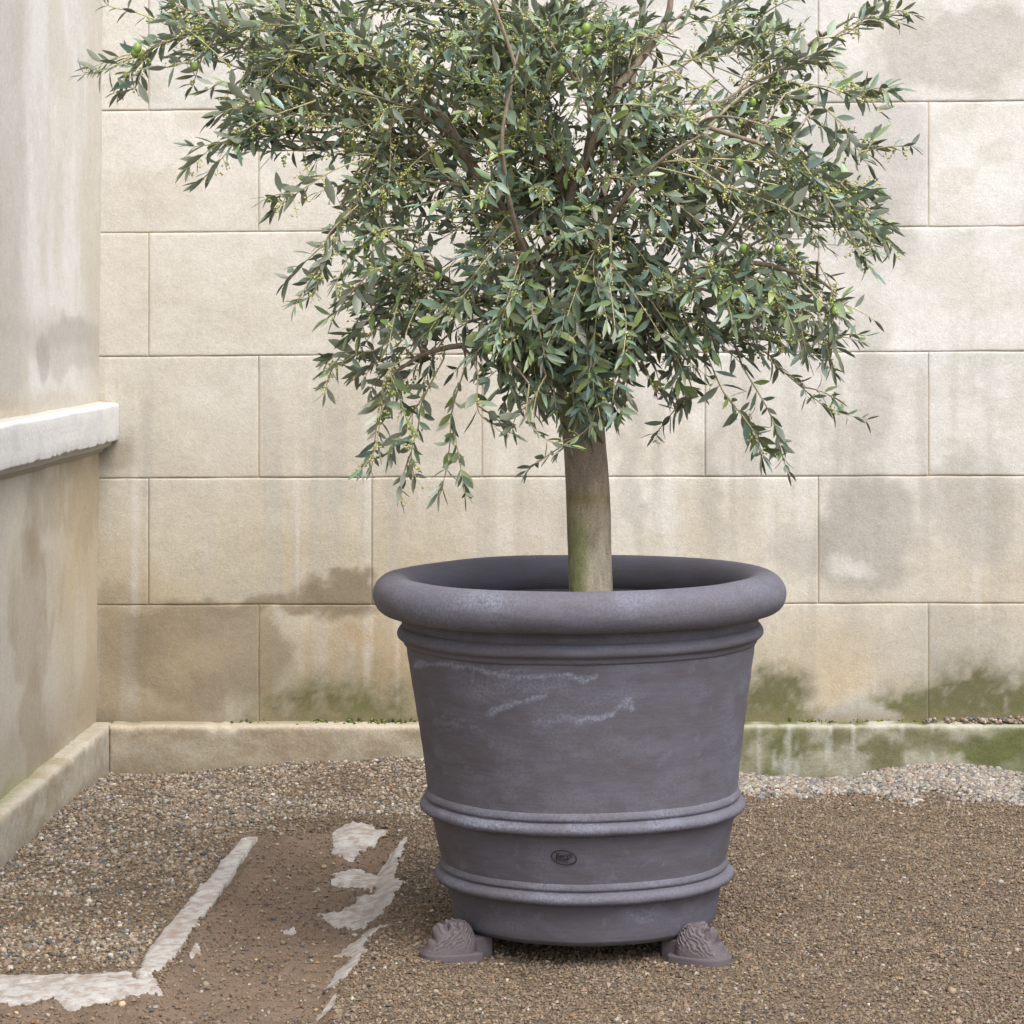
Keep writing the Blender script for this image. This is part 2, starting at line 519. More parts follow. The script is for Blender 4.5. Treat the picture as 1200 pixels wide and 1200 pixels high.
# ------------------------------------------------------------------ plaster wall on the left
ys = np.concatenate([np.linspace(3.2, 6.6, 35)[:-1], np.arange(6.6, YW + 0.02, 0.0115)])
zs = np.concatenate([np.arange(-0.1, 2.75, 0.0115), [2.9, 3.1, 3.4]])
Yg, Zg = np.meshgrid(ys, zs)
def proj(X, Y, Z):
    return CX + X * F / Y, CY - (Z - H) * F / Y
u0, v0 = proj(XL, Yg, Zg)
s = Yg * 230                                     # along-wall coordinate in rough pixels
wu = (fbm(s / 60, v0 / 50, 0, 103, 6, 0.6) - 0.5) * 22
wv = (fbm(s / 60, v0 / 50, 0, 131, 6, 0.6) - 0.5) * 50
u, v = u0 + wu, v0 + wv
st = fbm(Yg * 4, Zg * 2.2, 0, 110, 5, 0.6)
bl = fbm(Yg * 4, Zg * 2.4, 0, 111)
cl = np.broadcast_to(np.array([0.64, 0.62, 0.58]), Yg.shape + (3,)).copy()
cl = mix(cl, np.array([0.70, 0.685, 0.655]), sstep(0.42, 0.6, st))
cl = mix(cl, C_MID * 1.12, sstep(0.5, 0.72, bl) * 0.5)
cl = mix(cl, C_GREY * 1.08, sstep(34, 14, u0 + wu * 0.3) * (v0 < 480) * 0.6)
low = (v0 > 500)
cl = mix(cl, C_MID * 0.92, low * 0.8)
cl = mix(cl, np.array([0.50, 0.41, 0.275]), low * sstep(40, 105, u) * 0.6)
cl = mix(cl, C_MID, sstep(85, 118, u) * (~low) * 0.7)
cl = mix(cl, C_GREY * 0.88, hard(u, v, 82, 405, 42, 34, 0.2) * 0.42)
cl = mix(cl, C_GREY * 0.9, hard(u, v, 46, 418, 9, 30, 0.3) * 0.6)
cl = mix(cl, C_GREY * 0.9, hard(u, v, 62, 390, 50, 22, 0.5) * 0.4)
cl = mix(cl, C_TAN, sstep(452, 478, v0 + (st - 0.5) * 40) * (v0 < 505) * 0.45)
cl = mix(cl, C_DAMP * 1.3, hard(u, v, 34, 720, 27, 92, 0.12) * 0.36)
cl = mix(cl, C_DAMP * 1.2, hard(u, v, 38, 640, 9, 40, 0.5) * 0.3)
cl = mix(cl, C_DAMP * 1.35, low * sstep(0.5, 0.68, fbm(Yg * 3.2, Zg * 3.4, 0, 120)) * 0.5)
cl = mix(cl, np.array([0.50, 0.40, 0.25]), gauss(u, v, 90, 660, 20, 90) * 0.5)
cl = mix(cl, C_MID * 1.05, low * sstep(0.58, 0.72, st) * 0.6)
cl = mix(cl, C_DAMP * 1.2, sstep(0.40, 0.16, Zg + (bl - 0.5) * 0.25) * 0.45)
cl = mix(cl, C_LIME * 1.6, sstep(0.175, 0.135, Zg + (bl - 0.5) * 0.06) * sstep(8.1, 7.2, Yg) * 0.5)
Xg = XL + (Zg - 0.13) * 0.0082 + (fbm(Yg * 3, Zg * 3, 0, 113) - 0.5) * 0.008
n = len(ys)
pl = make('plaster_wall', np.stack([Xg, Yg, Zg], -1), gridfaces(n, len(zs))[:, ::-1], M_plaster, vcol=cl.reshape(-1, 3))
sm_ = pl.modifiers.new('thickness', 'SOLIDIFY'); sm_.thickness = 0.3; sm_.offset = 1
tag(pl, 'stained plaster side wall with a projecting white ledge, at the left edge', 'wall')

def left_kerb_col(U, d, z):
    n1 = fbm(U * 8, z * 14, 0, 95)
    c = np.broadcast_to(np.array([0.42, 0.385, 0.315]), U.shape + (3,)).copy()
    c = mix(c, np.array([0.33, 0.28, 0.20]), sstep(0.4, 0.7, n1) * 0.8)
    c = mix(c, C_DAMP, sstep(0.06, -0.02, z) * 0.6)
    c = mix(c, C_LIME * 1.5, sstep(0.02, 0.05, d) * sstep(8.2, 7.6, U) * 0.45)
    return c
kerb_mesh('plinth', 3.2, YW - 0.02, [5.1, 6.75], lambda U, d, z: np.stack([XK - d, U, z], -1), left_kerb_col, pl)
for p_ in [o for o in pl.children]:
    p_.data.flip_normals()

# projecting ledge: square face with a worn lower edge and a cove under it
XLE = -1.553
prof = [(-0.09, 1.162), (-0.03, 1.158), (-0.004, 1.155), (0.0005, 1.151), (0.0015, 1.145), (0.0015, 1.12), (0.001, 1.10), (0.001, 1.08), (0.001, 1.06), (0.0, 1.041),
        (-0.001, 1.037), (-0.012, 1.035), (-0.020, 1.031), (-0.022, 1.022), (-0.028, 1.016), (-0.040, 1.013), (-0.048, 1.004), (-0.052, 0.998), (-0.09, 0.996)]
P = np.array(prof)
U = np.concatenate([np.linspace(3.2, 6.5, 40)[:-1], np.arange(6.5, YW - 0.004, 0.011), [YW - 0.004]])
Ug, Jg = np.meshgrid(U, np.arange(len(P)))
px_ = P[Jg, 0]; pz_ = P[Jg, 1]
wear = (fbm(Ug * 9, pz_ * 12, 0, 140) - 0.5) * 0.0025
chip = sstep(0.5, 0.7, fbm(Ug * 30, np.full_like(Ug, 0.3), 0, 141)) * ((Jg >= 9) & (Jg <= 11)) * 0.004
X = XLE + px_ + wear * ((Jg > 2) & (Jg < 17)) - chip * 0.5
Z = pz_ + chip + (fbm(Ug * 3, Ug * 0, 0, 142) - 0.5) * 0.006
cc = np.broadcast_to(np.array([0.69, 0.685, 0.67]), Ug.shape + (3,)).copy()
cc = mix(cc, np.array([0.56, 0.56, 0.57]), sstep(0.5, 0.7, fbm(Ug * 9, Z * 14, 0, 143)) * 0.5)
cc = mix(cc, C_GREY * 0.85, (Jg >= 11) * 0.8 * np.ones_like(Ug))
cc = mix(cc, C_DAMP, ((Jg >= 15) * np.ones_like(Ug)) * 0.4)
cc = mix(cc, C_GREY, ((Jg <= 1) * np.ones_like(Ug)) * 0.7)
nU = len(U)
endcap = np.array([[j * nU + nU - 1 for j in range(len(P))]])
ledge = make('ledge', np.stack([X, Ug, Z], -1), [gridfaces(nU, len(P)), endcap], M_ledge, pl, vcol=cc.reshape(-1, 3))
tag(ledge, 'white stone ledge with chipped lower edge')

# ------------------------------------------------------------------ ground
def poly_sd(px, py, poly):
    """signed distance (photo px) to polygon, negative inside"""
    pts = np.asarray(poly, float)
    d = np.full(px.shape, 1e9)
    inside = np.zeros(px.shape, bool)
    for (x0, y0), (x1, y1) in zip(pts, np.roll(pts, -1, 0)):
        ex, ey = x1 - x0, y1 - y0
        t = np.clip(((px - x0) * ex + (py - y0) * ey) / (ex * ex + ey * ey + 1e-9), 0, 1)
        d = np.minimum(d, np.hypot(px - x0 - t * ex, py - y0 - t * ey))
        c = ((y0 > py) != (y1 > py)) & (px < (x1 - x0) * (py - y0) / (y1 - y0 + 1e-12) + x0)
        inside ^= c
    return np.where(inside, -d, d)

STRIP_A = [(323, 973), (283, 981), (258, 1014), (225, 1051), (198, 1084), (175, 1113), (163, 1138), (187, 1134), (212, 1106), (233, 1073), (268, 1031), (290, 1003)]
STRIP_B = [(-300, 1146), (60, 1142), (165, 1137), (181, 1141), (189, 1156), (160, 1158), (125, 1164), (83, 1171), (60, 1163), (30, 1168), (-300, 1178)]
FRAGS = [
    [(390, 967), (417, 961), (452, 970), (433, 980), (412, 988), (392, 984)],
    [(475, 978), (462, 1017), (475, 1030), (458, 1051), (442, 1061), (421, 1067), (396, 1065), (371, 1053), (400, 1047), (421, 1034), (442, 1024), (390, 1017), (392, 1005), (412, 999), (442, 1007), (458, 992)],
    [(394, 1101), (433, 1072), (456, 1082), (425, 1097), (429, 1113), (417, 1130), (400, 1142), (383, 1140), (396, 1122), (417, 1107)],
    [(392, 1163), (388, 1176), (373, 1182), (371, 1176)],
    [(330, 1072), (345, 1066), (350, 1072), (338, 1077)],
    [(215, 1103), (232, 1097), (234, 1106), (224, 1108)],
]
SILT = [(318, 972), (440, 962), (474, 980), (470, 1040), (445, 1095), (400, 1165), (370, 1300), (-300, 1300), (-300, 1172), (185, 1150), (215, 1105), (262, 1035), (292, 1000)]
GRAVEL = [(80, 870), (500, 880), (520, 965), (400, 958), (318, 968), (278, 980), (222, 1050), (172, 1113), (160, 1138), (-300, 1143), (-300, 1010)]
GRAV_R = [(840, 880), (1600, 880), (1600, 958), (1200, 945), (1100, 932), (1000, 924), (930, 931), (840, 927)]

kx = np.array([130, 200, 330, 480, 880, 960, 1010, 1060, 1110, 1200, 1400])
kz = np.array([-.013, -.013, .013, .027, -.018, -.030, -.018, .006, .014, -.028, -.02])

def gp(X, Y):
    return CX + X * F / Y, CY + H * F / Y

def base_height(X, Y):
    px, py = gp(X, Y)
    kzz = np.interp(CX + X * F / YK, kx, kz)
    h = kzz * sstep(0.65, 0.0, YK - Y)
    h = h + (fbm(X * 2.2, Y * 2.2, 0, 201) - 0.5) * 0.03 + (fbm(X * 9, Y * 9, 0, 202) - 0.5) * 0.012 + (fbm(X * 34, Y * 34, 0, 203, 3) - 0.5) * 0.007
    # the channel sits in a shallow hollow
    sd = poly_sd(px, py, SILT)
    h = h - sstep(3, -34, sd) * 0.034
    # scraped hollow under the pot and a low crumbly lip in front of it
    r = np.hypot(X - POT_X, Y - POT_Y)
    h = h * sstep(0.15, 0.6, r) - 0.002
    for fx, fy in FEET:                          # grit pushed up round the feet
        h = h + 0.008 * np.exp(-((np.hypot(X - fx, Y - fy) - 0.105) / 0.022) ** 2) * (0.4 + fbm(X * 40, Y * 40, 0, 204, 2))
    return h

POT_X, POT_Y = -0.044, 6.32
FEET = [G(533, 1122), G(818, 1126)]

def exposure(X, Y):
    """how far the stone of the channel is uncovered (0..1)"""
    px, py = gp(X, Y)
    j = (fbm(px / 7, py / 5, 0, 210, 3) - 0.5)
    j2 = (fbm(px / 26, py / 14, 0, 214, 3) - 0.5)
    e = sstep(1.5, -1.5, poly_sd(px, py, STRIP_A) - 3.0 + j * 4 + j2 * 2)
    e = np.maximum(e, sstep(1.8, -1.8, poly_sd(px, py, STRIP_B) - 1.0 + j * 5 + j2 * 4))
    j3 = fbm(px / 2.6, py / 1.9, 0, 216, 2) - 0.5
    for fr in FRAGS:
        e = np.maximum(e, sstep(1.2, -1.2, poly_sd(px, py, fr) - 1.5 + j * 9 + j2 * 5 + j3 * 4))
    return e

gx = np.concatenate([[-40, -20, -10, -5, -3], np.arange(-2.3, -1.75, 0.05), np.arange(-1.75, -1.3, 0.0095), np.arange(-1.3, -0.32, 0.0055), np.arange(-0.32, 2.0, 0.0095), np.arange(2.0, 3.2, 0.05), [4, 6, 10, 20, 40]])
gy = np.concatenate([[-40, -20, -10, -4, 0, 2, 3.5, 4.5], np.arange(4.9, 5.4, 0.05), np.arange(5.4, 7.75, 0.007), np.arange(7.75, 8.75, 0.0095), np.arange(8.76, 9.2, 0.05), [10, 14, 20, 40]])
GX, GY = np.meshgrid(gx, gy)
near = (np.abs(GX) < 3.2) & (GY > 5) & (GY < 9.2)
gz = np.where(near, base_height(GX, np.maximum(GY, 3.5)), 0.0)
gz = gz - np.where(near, exposure(GX, np.maximum(GY, 3.5)), 0) * 0.014
gpx, gpy = gp(GX, np.maximum(GY, 3.5))

S_SAND = np.array([0.170, 0.130, 0.093])
S_DARK = np.array([0.105, 0.078, 0.055])
S_SILT = np.array([0.180, 0.130, 0.097])
S_GRAV = np.array([0.165, 0.128, 0.092])
def ground_colour(X, Y):
    px, py = gp(X, np.maximum(Y, 3.5))
    n1 = fbm(X * 5, Y * 5, 0, 220)
    n2 = fbm(X * 40, Y * 40, 0, 221, 3)
    c = np.broadcast_to(S_SAND, X.shape + (3,)).copy()
    c = mix(c, S_DARK * 1.2, sstep(0.42, 0.7, n1) * 0.5)
    c = mix(c, S_DARK, sstep(0.5, 0.72, n2) * 0.5)
    c = mix(c, S_GRAV, sstep(8, -12, poly_sd(px, py, GRAVEL)) * 0.7)
    si = sstep(6, -14, poly_sd(px, py, SILT) + (n1 - 0.5) * 30)
    c = mix(c, S_SILT, si * 0.9)
    c = mix(c, S_DARK, sstep(0.5, 0.75, fbm(X * 12, Y * 9, 0, 222)) * 0.35)
    return c
ground = make('ground', np.stack([GX, GY, gz], -1), gridfaces(len(gx), len(gy)), M_ground, vcol=ground_colour(GX, GY).reshape(-1, 3))
tag(ground, 'brown sandy ground of the courtyard', 'ground', kind='structure')

# half buried stone channel
def patch(name, x0, x1, y0, y1, step, zfun, keep, parent=None, label=None):
    X, Y = np.meshgrid(np.arange(x0, x1, step), np.arange(y0, y1, step))
    Z = zfun(X, Y)
    n1 = fbm(X * 14, Y * 14, 0, 230); n2 = fbm(X * 60, Y * 60, 0, 231, 3)
    c = np.broadcast_to(np.array([0.385, 0.368, 0.352]), X.shape + (3,)).copy()
    c = mix(c, np.array([0.45, 0.435, 0.41]), sstep(0.4, 0.7, n1) * 0.7)
    c = mix(c, S_SILT * 1.25, sstep(0.52, 0.64, fbm(X * 34, Y * 24, 0, 234, 5, 0.65)) * 0.35)
    c = c * (0.86 + 0.28 * fbm(X * 130, Y * 130, 0, 233, 2))[..., None]
    c = mix(c, S_SILT * 1.3, sstep(0.50, 0.68, n2) * 0.6)
    Fq = gridfaces(X.shape[1], X.shape[0])
    k = keep(X, Y).ravel()
    Fq = Fq[k[Fq].all(1)]
    used, inv = np.unique(Fq, return_inverse=True)
    V = np.stack([X, Y, Z], -1).reshape(-1, 3)[used]
    o = make(name, V, inv.reshape(-1, 4), M_gutter, parent, vcol=c.reshape(-1, 3)[used])
    sm = o.modifiers.new('thickness', 'SOLIDIFY'); sm.thickness = 0.04; sm.offset = -1
    return o
def strip_height(X, Y):
    px, py = gp(X, Y)
    j = (fbm(px / 7, py / 5, 0, 210, 3) - 0.5)
    up = np.maximum(sstep(1.0, -4.0, poly_sd(px, py, STRIP_A) - 3.0 + j * 4) * 0.006, sstep(1.0, -4.0, poly_sd(px, py, STRIP_B) - 1.0 + j * 5) * 0.005)
    for fr in FRAGS[:3]:
        up = np.maximum(up, sstep(1.0, -6.0, poly_sd(px, py, fr) + j * 8) * 0.006)
    return base_height(X, Y) - 0.0065 + up + (fbm(X * 5, Y * 5, 0, 240) - 0.5) * 0.003
channel = empty('drain_channel', (*G(330, 1080), 0.0))
tag(channel, 'half buried pale stone drain channel showing through sand at lower left', 'drain channel')
def near_poly(poly, m):
    def k(X, Y):
        px, py = gp(X, Y)
        return poly_sd(px, py, poly) < m
    return k
ax0, ay0 = G(150, 1150); ax1, ay1 = G(330, 965)
patch('edge_slab', ax0 - 0.1, -0.95, ay0 - 0.05, ay1 + 0.1, 0.008, strip_height, near_poly(STRIP_A, 6), channel)
def keepB(X, Y):
    px, py = gp(X, Y)
    return (poly_sd(px, py, STRIP_B) < 7) & (poly_sd(px, py, STRIP_A) > 7.5) & (X > -2.1)
patch('edge_slab', -2.2, ax0 + 0.25, ay0 - 0.35, ay0 + 0.2, 0.008, strip_height, keepB, channel)
def keepF(X, Y):
    px, py = gp(X, Y)
    d = np.full(X.shape, 1e9)
    for fr in FRAGS:
        d = np.minimum(d, poly_sd(px, py, fr))
    return (d < 9) & (poly_sd(px, py, STRIP_A) > 8) & (poly_sd(px, py, STRIP_B) > 8)
patch('channel_bed', -0.95, -0.35, 5.6, 8.0, 0.008, strip_height, keepF, channel)

# ------------------------------------------------------------------ loose stones
t_ = (1 + 5 ** 0.5) / 2
ICO_V = np.array([(-1, t_, 0), (1, t_, 0), (-1, -t_, 0), (1, -t_, 0), (0, -1, t_), (0, 1, t_), (0, -1, -t_), (0, 1, -t_), (t_, 0, -1), (t_, 0, 1), (-t_, 0, -1), (-t_, 0, 1)]) / math.sqrt(1 + t_ * t_)
OCT = np.array([(1, 0, 0), (-1, 0, 0), (0, 1, 0), (0, -1, 0), (0, 0, 1), (0, 0, -1)], float) * 1.12
OCTF = np.array([(0, 2, 4), (2, 1, 4), (1, 3, 4), (3, 0, 4), (2, 0, 5), (1, 2, 5), (3, 1, 5), (0, 3, 5)])
ICO_F = np.array([(0, 11, 5), (0, 5, 1), (0, 1, 7), (0, 7, 10), (0, 10, 11), (1, 5, 9), (5, 11, 4), (11, 10, 2), (10, 7, 6), (7, 1, 8), (3, 9, 4), (3, 4, 2), (3, 2, 6), (3, 6, 8), (3, 8, 9), (4, 9, 5), (2, 4, 11), (6, 2, 10), (8, 6, 7), (9, 8, 1)])

def stones(name, X, Y, Z, size, colours, mat, smooth=True, flat=(0.45, 0.8), sink=0.25, parent=None, octa=False):
    N = len(X)
    ICO, ICOF = (OCT, OCTF) if octa else (ICO_V, ICO_F)
    a = size[:, None] * np.stack([rng.uniform(0.8, 1.25, N), rng.uniform(0.65, 1.0, N), rng.uniform(flat[0], flat[1], N)], -1) * 0.5
    v = ICO[None] * (1 + rng.normal(0, 0.12, (N, len(ICO), 1))) * a[:, None, :]
    tx, ty, tz = rng.normal(0, 0.35, N), rng.normal(0, 0.35, N), rng.uniform(0, 6.283, N)
    def rot(v, i, j, t):
        c, s_ = np.cos(t)[:, None], np.sin(t)[:, None]
        vi = v[:, :, i] * c - v[:, :, j] * s_
        vj = v[:, :, i] * s_ + v[:, :, j] * c
        v[:, :, i], v[:, :, j] = vi, vj
    rot(v, 1, 2, tx); rot(v, 0, 2, ty); rot(v, 0, 1, tz)
    v += np.stack([X, Y, Z + a[:, 2] * (1 - 2 * sink)], -1)[:, None, :]
    f = (ICOF[None] + (np.arange(N) * len(ICO))[:, None, None]).reshape(-1, 3)
    fc = np.repeat(colours, len(ICOF), axis=0)
    return make(name, v.reshape(-1, 3), f, mat, parent, smooth=smooth, fcol=fc)

def palette(N, items):
    w = np.array([i[0] for i in items], float); w /= w.sum()
    cs = np.array([i[1] for i in items])
    k = rng.choice(len(items), N, p=w)
    c = cs[k] * rng.uniform(0.75, 1.25, (N, 1)) * rng.uniform(0.95, 1.05, (N, 3))
    return np.clip(c, 0.01, 0.8)

def zone(N, x0=-1.75, x1=2.1, y0=5.42, y1=8.72):
    X = rng.uniform(x0, x1, N); Y = rng.uniform(y0, y1, N)
    m = (X > XK - 0.004) & (Y < YK + 0.004)
    return X[m], Y[m]
def gz_at(X, Y):
    return base_height(X, Y) - exposure(X, Y) * 0.016

PG = [(36, (0.225, 0.178, 0.128)), (26, (0.285, 0.237, 0.180)), (12, (0.36, 0.33, 0.29)), (14, (0.135, 0.132, 0.13)), (12, (0.20, 0.138, 0.088)), (6, (0.075, 0.074, 0.077)), (2.5, (0.47, 0.44, 0.40)), (2, (0.29, 0.19, 0.12))]
PW = [(36, (0.26, 0.235, 0.20)), (16, (0.36, 0.335, 0.295)), (18, (0.23, 0.19, 0.15)), (12, (0.16, 0.158, 0.16)), (6, (0.28, 0.19, 0.13)), (5, (0.09, 0.09, 0.095))]
PS = [(52, (0.196, 0.142, 0.094)), (26, (0.125, 0.093, 0.066)), (12, (0.225, 0.178, 0.13)), (4, (0.29, 0.245, 0.195)), (2.5, (0.24, 0.155, 0.09)), (4, (0.085, 0.08, 0.075)), (0.8, (0.42, 0.39, 0.34))]
Xs, Ys, Zs, Ss, Cs = [], [], [], [], []
# left gravel, thinning towards its edges and over a bare patch
X, Y = zone(62000, x1=0.1)
px, py = gp(X, Y)
d = poly_sd(px, py, GRAVEL)
bare = np.exp(-((px - 150) / 55) ** 2 - ((py - 1050) / 32) ** 2) + 0.8 * np.exp(-((px - 60) / 70) ** 2 - ((py - 1125) / 14) ** 2) + 0.5 * np.exp(-((px - 240) / 90) ** 2 - ((py - 985) / 22) ** 2)
bare = bare + 0.9 * sstep(0.47, 0.68, fbm(X * 3.5, Y * 3.5, 0, 260))
dens = sstep(9, -14, d + (fbm(X * 12, Y * 12, 0, 261) - 0.5) * 26) * (1 - np.clip(bare, 0, 0.86))
m = rng.random(len(X)) < dens
X, Y = X[m], Y[m]
Xs.append(X); Ys.append(Y); Zs.append(gz_at(X, Y)); Ss.append(rng.gamma(7, 0.00115, len(X)) + 0.0025)
Cs.append(palette(len(X), PG))
# pale gravel drifted against the plinth on the right
X, Y = zone(52000, x0=0.3, y0=7.6)
px, py = gp(X, Y)
d = poly_sd(px, py, GRAV_R)
m = rng.random(len(X)) < sstep(10, -16, d + (fbm(X * 10, Y * 10, 0, 262) - 0.5) * 34) * 0.9
X, Y = X[m], Y[m]
Xs.append(X); Ys.append(Y); Zs.append(gz_at(X, Y)); Ss.append(rng.gamma(8, 0.0013, len(X)) + 0.0035)
Cs.append(palette(len(X), PW))
# gravel lying on top of the plinth at the far right
N = 900
X = rng.uniform(1.0, 2.4, N); Y = rng.uniform(YK + 0.03, YW - 0.005, N)
m = rng.random(N) < sstep(1.0, 1.25, X)
X, Y = X[m], Y[m]
Xs.append(X); Ys.append(Y); Zs.append(np.full(len(X), ZK + 0.001) + rng.uniform(0, 0.012, len(X))); Ss.append(rng.gamma(9, 0.0012, len(X)) + 0.004)
Cs.append(palette(len(X), PG))
# odd pebbles over sand and silt
X, Y = zone(2600)
px, py = gp(X, Y)
keep = rng.random(len(X)) < np.where(poly_sd(px, py, SILT) < 0, 1.0, 0.45)
X, Y = X[keep], Y[keep]
Xs.append(X); Ys.append(Y); Zs.append(gz_at(X, Y)); Ss.append(rng.gamma(6, 0.0013, len(X)) + 0.004)
Cs.append(palette(len(X), PG + [(10, (0.07, 0.07, 0.075)), (10, (0.45, 0.33, 0.2))]))
cat = np.concatenate
gravel = stones('gravel', cat(Xs), cat(Ys), cat(Zs), cat(Ss), cat(Cs), M_peb)
tag(gravel, 'loose pale and grey pebbles strewn over the ground along the plinths', 'gravel', kind='stuff')

# fine grit that makes the sand crumbly
X, Y = zone(430000)
px, py = gp(X, Y)
dens = np.where(poly_sd(px, py, SILT) < -4, 0.16, 1.0) * sstep(-10, 6, poly_sd(px, py, GRAV_R)) * np.where(poly_sd(px, py, GRAVEL) < 0, 0.55, 1)
dens = dens * (0.55 + 0.45 * sstep(0.35, 0.6, fbm(X * 7, Y * 7, 0, 270)))
e = exposure(X, Y)
dens = np.where(e > 0.5, 0.05 + 0.5 * sstep(0.55, 0.72, fbm(X * 45, Y * 30, 0, 271, 3)), dens)
m = (rng.random(len(X)) < dens) & (px > -60) & (px < 1330) & (py < 1260)
X, Y = X[m], Y[m]
sz = rng.gamma(3.0, 0.00125, len(X)) + 0.0020
grit = stones('grit', X, Y, gz_at(X, Y) + 0.0005, sz, palette(len(X), PS), M_peb, smooth=False, flat=(0.6, 0.95), octa=True)
tag(grit, 'crumbly brown sand and fine grit covering the courtyard', 'sand', kind='stuff')

# moss in the angle between wall and plinth
N = 2600
X = rng.uniform(-1.2, 2.4, N)
px = CX + X * F / YW
w_ = np.exp(-((px - 430) / 60) ** 2) * 0.55 + np.exp(-((px - 915) / 45) ** 2) + 0.8 * sstep(1060, 1150, px) + 0.1
w_ = w_ * sstep(0.35, 0.6, fbm(X * 16, X * 0, 0, 280))
m = rng.random(N) < w_
X = X[m]
d_ = rng.exponential(0.010, len(X))
moss = stones('moss', X, YW - 0.004 - np.minimum(d_, 0.07), np.full(len(X), ZK) + np.maximum(0, 0.012 - d_) * rng.random(len(X)), rng.uniform(0.005, 0.012, len(X)),
              palette(len(X), [(5, (0.10, 0.12, 0.03)), (3, (0.16, 0.20, 0.035)), (2, (0.07, 0.07, 0.03))]), M_peb, flat=(0.6, 1.0))
tag(moss, 'green moss in the angle between the block wall and its plinth', 'moss', kind='stuff')

# ------------------------------------------------------------------ clay pot
SEG = 640
pot = empty('clay_pot', (POT_X, POT_Y, 0.04))
tag(pot, 'large grey clay pot with rolled rim and raised bands holding the tree', 'plant pot')

def lathe(name, prof, parent, mat=M_clay, seg=SEG, wob=1.0, scuff_light=None, closed=False):
    P = np.array(prof, float)
    th = np.linspace(0, 2 * np.pi, seg, endpoint=False)
    T, J = np.meshgrid(th, np.arange(len(P)))
    r = P[J, 0]; z = P[J, 1]
    ct, st = np.cos(T), np.sin(T)
    # thrown by hand: the circle is a little out of true and the axis leans
    r = r * (1 + wob * (0.006 * np.cos(2 * T + 0.7) + 0.003 * np.cos(3 * T + 2) + 0.003 * (fbm(ct * 1.6 + 5, st * 1.6, z * 3, 300) - 0.5)))
    r = r + wob * (fbm(ct * 6, st * 6, z * 30, 301, 3) - 0.5) * 0.0022
    z = z + wob * (0.0035 * np.cos(T - 0.6) * sstep(0.1, 0.8, z) + (fbm(ct * 2.2, st * 2.2, z * 2, 302, 2) - 0.5) * 0.006)
    x = r * ct + 0.018 * (0.40 - z) * 0.85
    y = r * st
    V = np.stack([x + POT_X, y + POT_Y, z], -1)
    Fq = gridfaces(seg, len(P), wrap_u=True)
    if closed:
        last = (len(P) - 1) * seg
        i = np.arange(seg)
        Fq = np.concatenate([Fq, np.stack([last + i, last + (i + 1) % seg, (i + 1) % seg, i], -1)])
    px, py = proj(V[..., 0], V[..., 1], V[..., 2])
    sc = scuff_light(px, py, T, z) * (V[..., 1] < POT_Y) if scuff_light else np.zeros_like(z)
    return make(name, V.reshape(-1, 3), Fq, mat, parent, vfl={'scuff_light': np.clip(sc, 0, 1).ravel()})

def dense(pts, n):
    P = np.array(pts, float)
    s_ = np.concatenate([[0], np.cumsum(np.hypot(*np.diff(P, axis=0).T))])
    q = np.linspace(0, s_[-1], n)
    return np.stack([np.interp(q, s_, P[:, 0]), np.interp(q, s_, P[:, 1])], -1)

def smooth_prof(pts, n, it=3):
    P = np.array(pts, float)
    for _ in range(it):                               # Chaikin, ends kept
        Q = [P[0]]
        for a, b in zip(P[:-1], P[1:]):
            Q += [a * 0.75 + b * 0.25, a * 0.25 + b * 0.75]
        Q.append(P[-1])
        P = np.array(Q)
    return dense(P, n)

def seg_mask(px, py, pts, w):
    d = np.full(px.shape, 1e9)
    for (x0, y0), (x1, y1) in zip(pts[:-1], pts[1:]):
        ex, ey = x1 - x0, y1 - y0
        t = np.clip(((px - x0) * ex + (py - y0) * ey) / (ex * ex + ey * ey), 0, 1)
        d = np.minimum(d, np.hypot(px - x0 - t * ex, py - y0 - t * ey))
    return sstep(w, 0, d)

def body_scuff_and_light(px, py, T, z):
    jx = (fbm(px / 14, py / 9, 0, 320, 3) - 0.5) * 16
    jy = (fbm(px / 18, py / 9, 0, 321, 3) - 0.5) * 12
    u, v = px + jx, py + jy
    s = np.zeros_like(px)
    s = np.maximum(s, 0.75 * seg_mask(u, v, [(488, 778), (530, 781), (580, 789), (640, 794), (700, 795)], 5))
    s = np.maximum(s, 0.7 * seg_mask(u, v, [(575, 834), (600, 824), (640, 815)], 7))
    s = np.maximum(s, 0.34 * seg_mask(u, v, [(555, 812), (600, 800), (660, 806)], 22))
    s = np.maximum(s, 0.20 * seg_mask(u, v, [(630, 838), (690, 828), (730, 815)], 26))
    s = np.maximum(s, 0.14 * seg_mask(u, v, [(690, 880), (760, 872)], 30))
    s = np.maximum(s, 0.9 * seg_mask(u, v, [(672, 848), (690, 843), (705, 841), (716, 836)], 6))
    s = np.maximum(s, 0.7 * seg_mask(u, v, [(722, 828), (735, 822), (741, 830)], 6))
    s = np.maximum(s, 0.45 * seg_mask(u, v, [(630, 848), (680, 842)], 8))
    s = np.maximum(s, 0.3 * seg_mask(u, v, [(515, 845), (560, 852)], 10) * sstep(0.45, 0.6, fbm(px / 4, py / 4, 0, 322, 2)))
    s = np.maximum(s, 0.5 * seg_mask(u, v, [(552, 790), (556, 800)], 3))
    wide = fbm(T * 3, z * 8, 0, 323)
    s = np.maximum(s, 0.14 * sstep(0.5, 0.75, wide))
    s = np.maximum(s, 0.16 * sstep(0.66, 0.76, fbm(T * 9 + wide * 3, z * 26, 0, 324)))
    s = np.maximum(s, 0.3 * hard(u, v, 755, 1072, 26, 9, 0.4))
    s = np.maximum(s, 0.18 * hard(u, v, 585, 1085, 40, 10, 0.6))
    s = np.maximum(s, 0.3 * sstep(820, 880, px) * sstep(0.3, 0.6, wide))  # bluish light on the pot's right side, painted in through the chalk mask
    return s
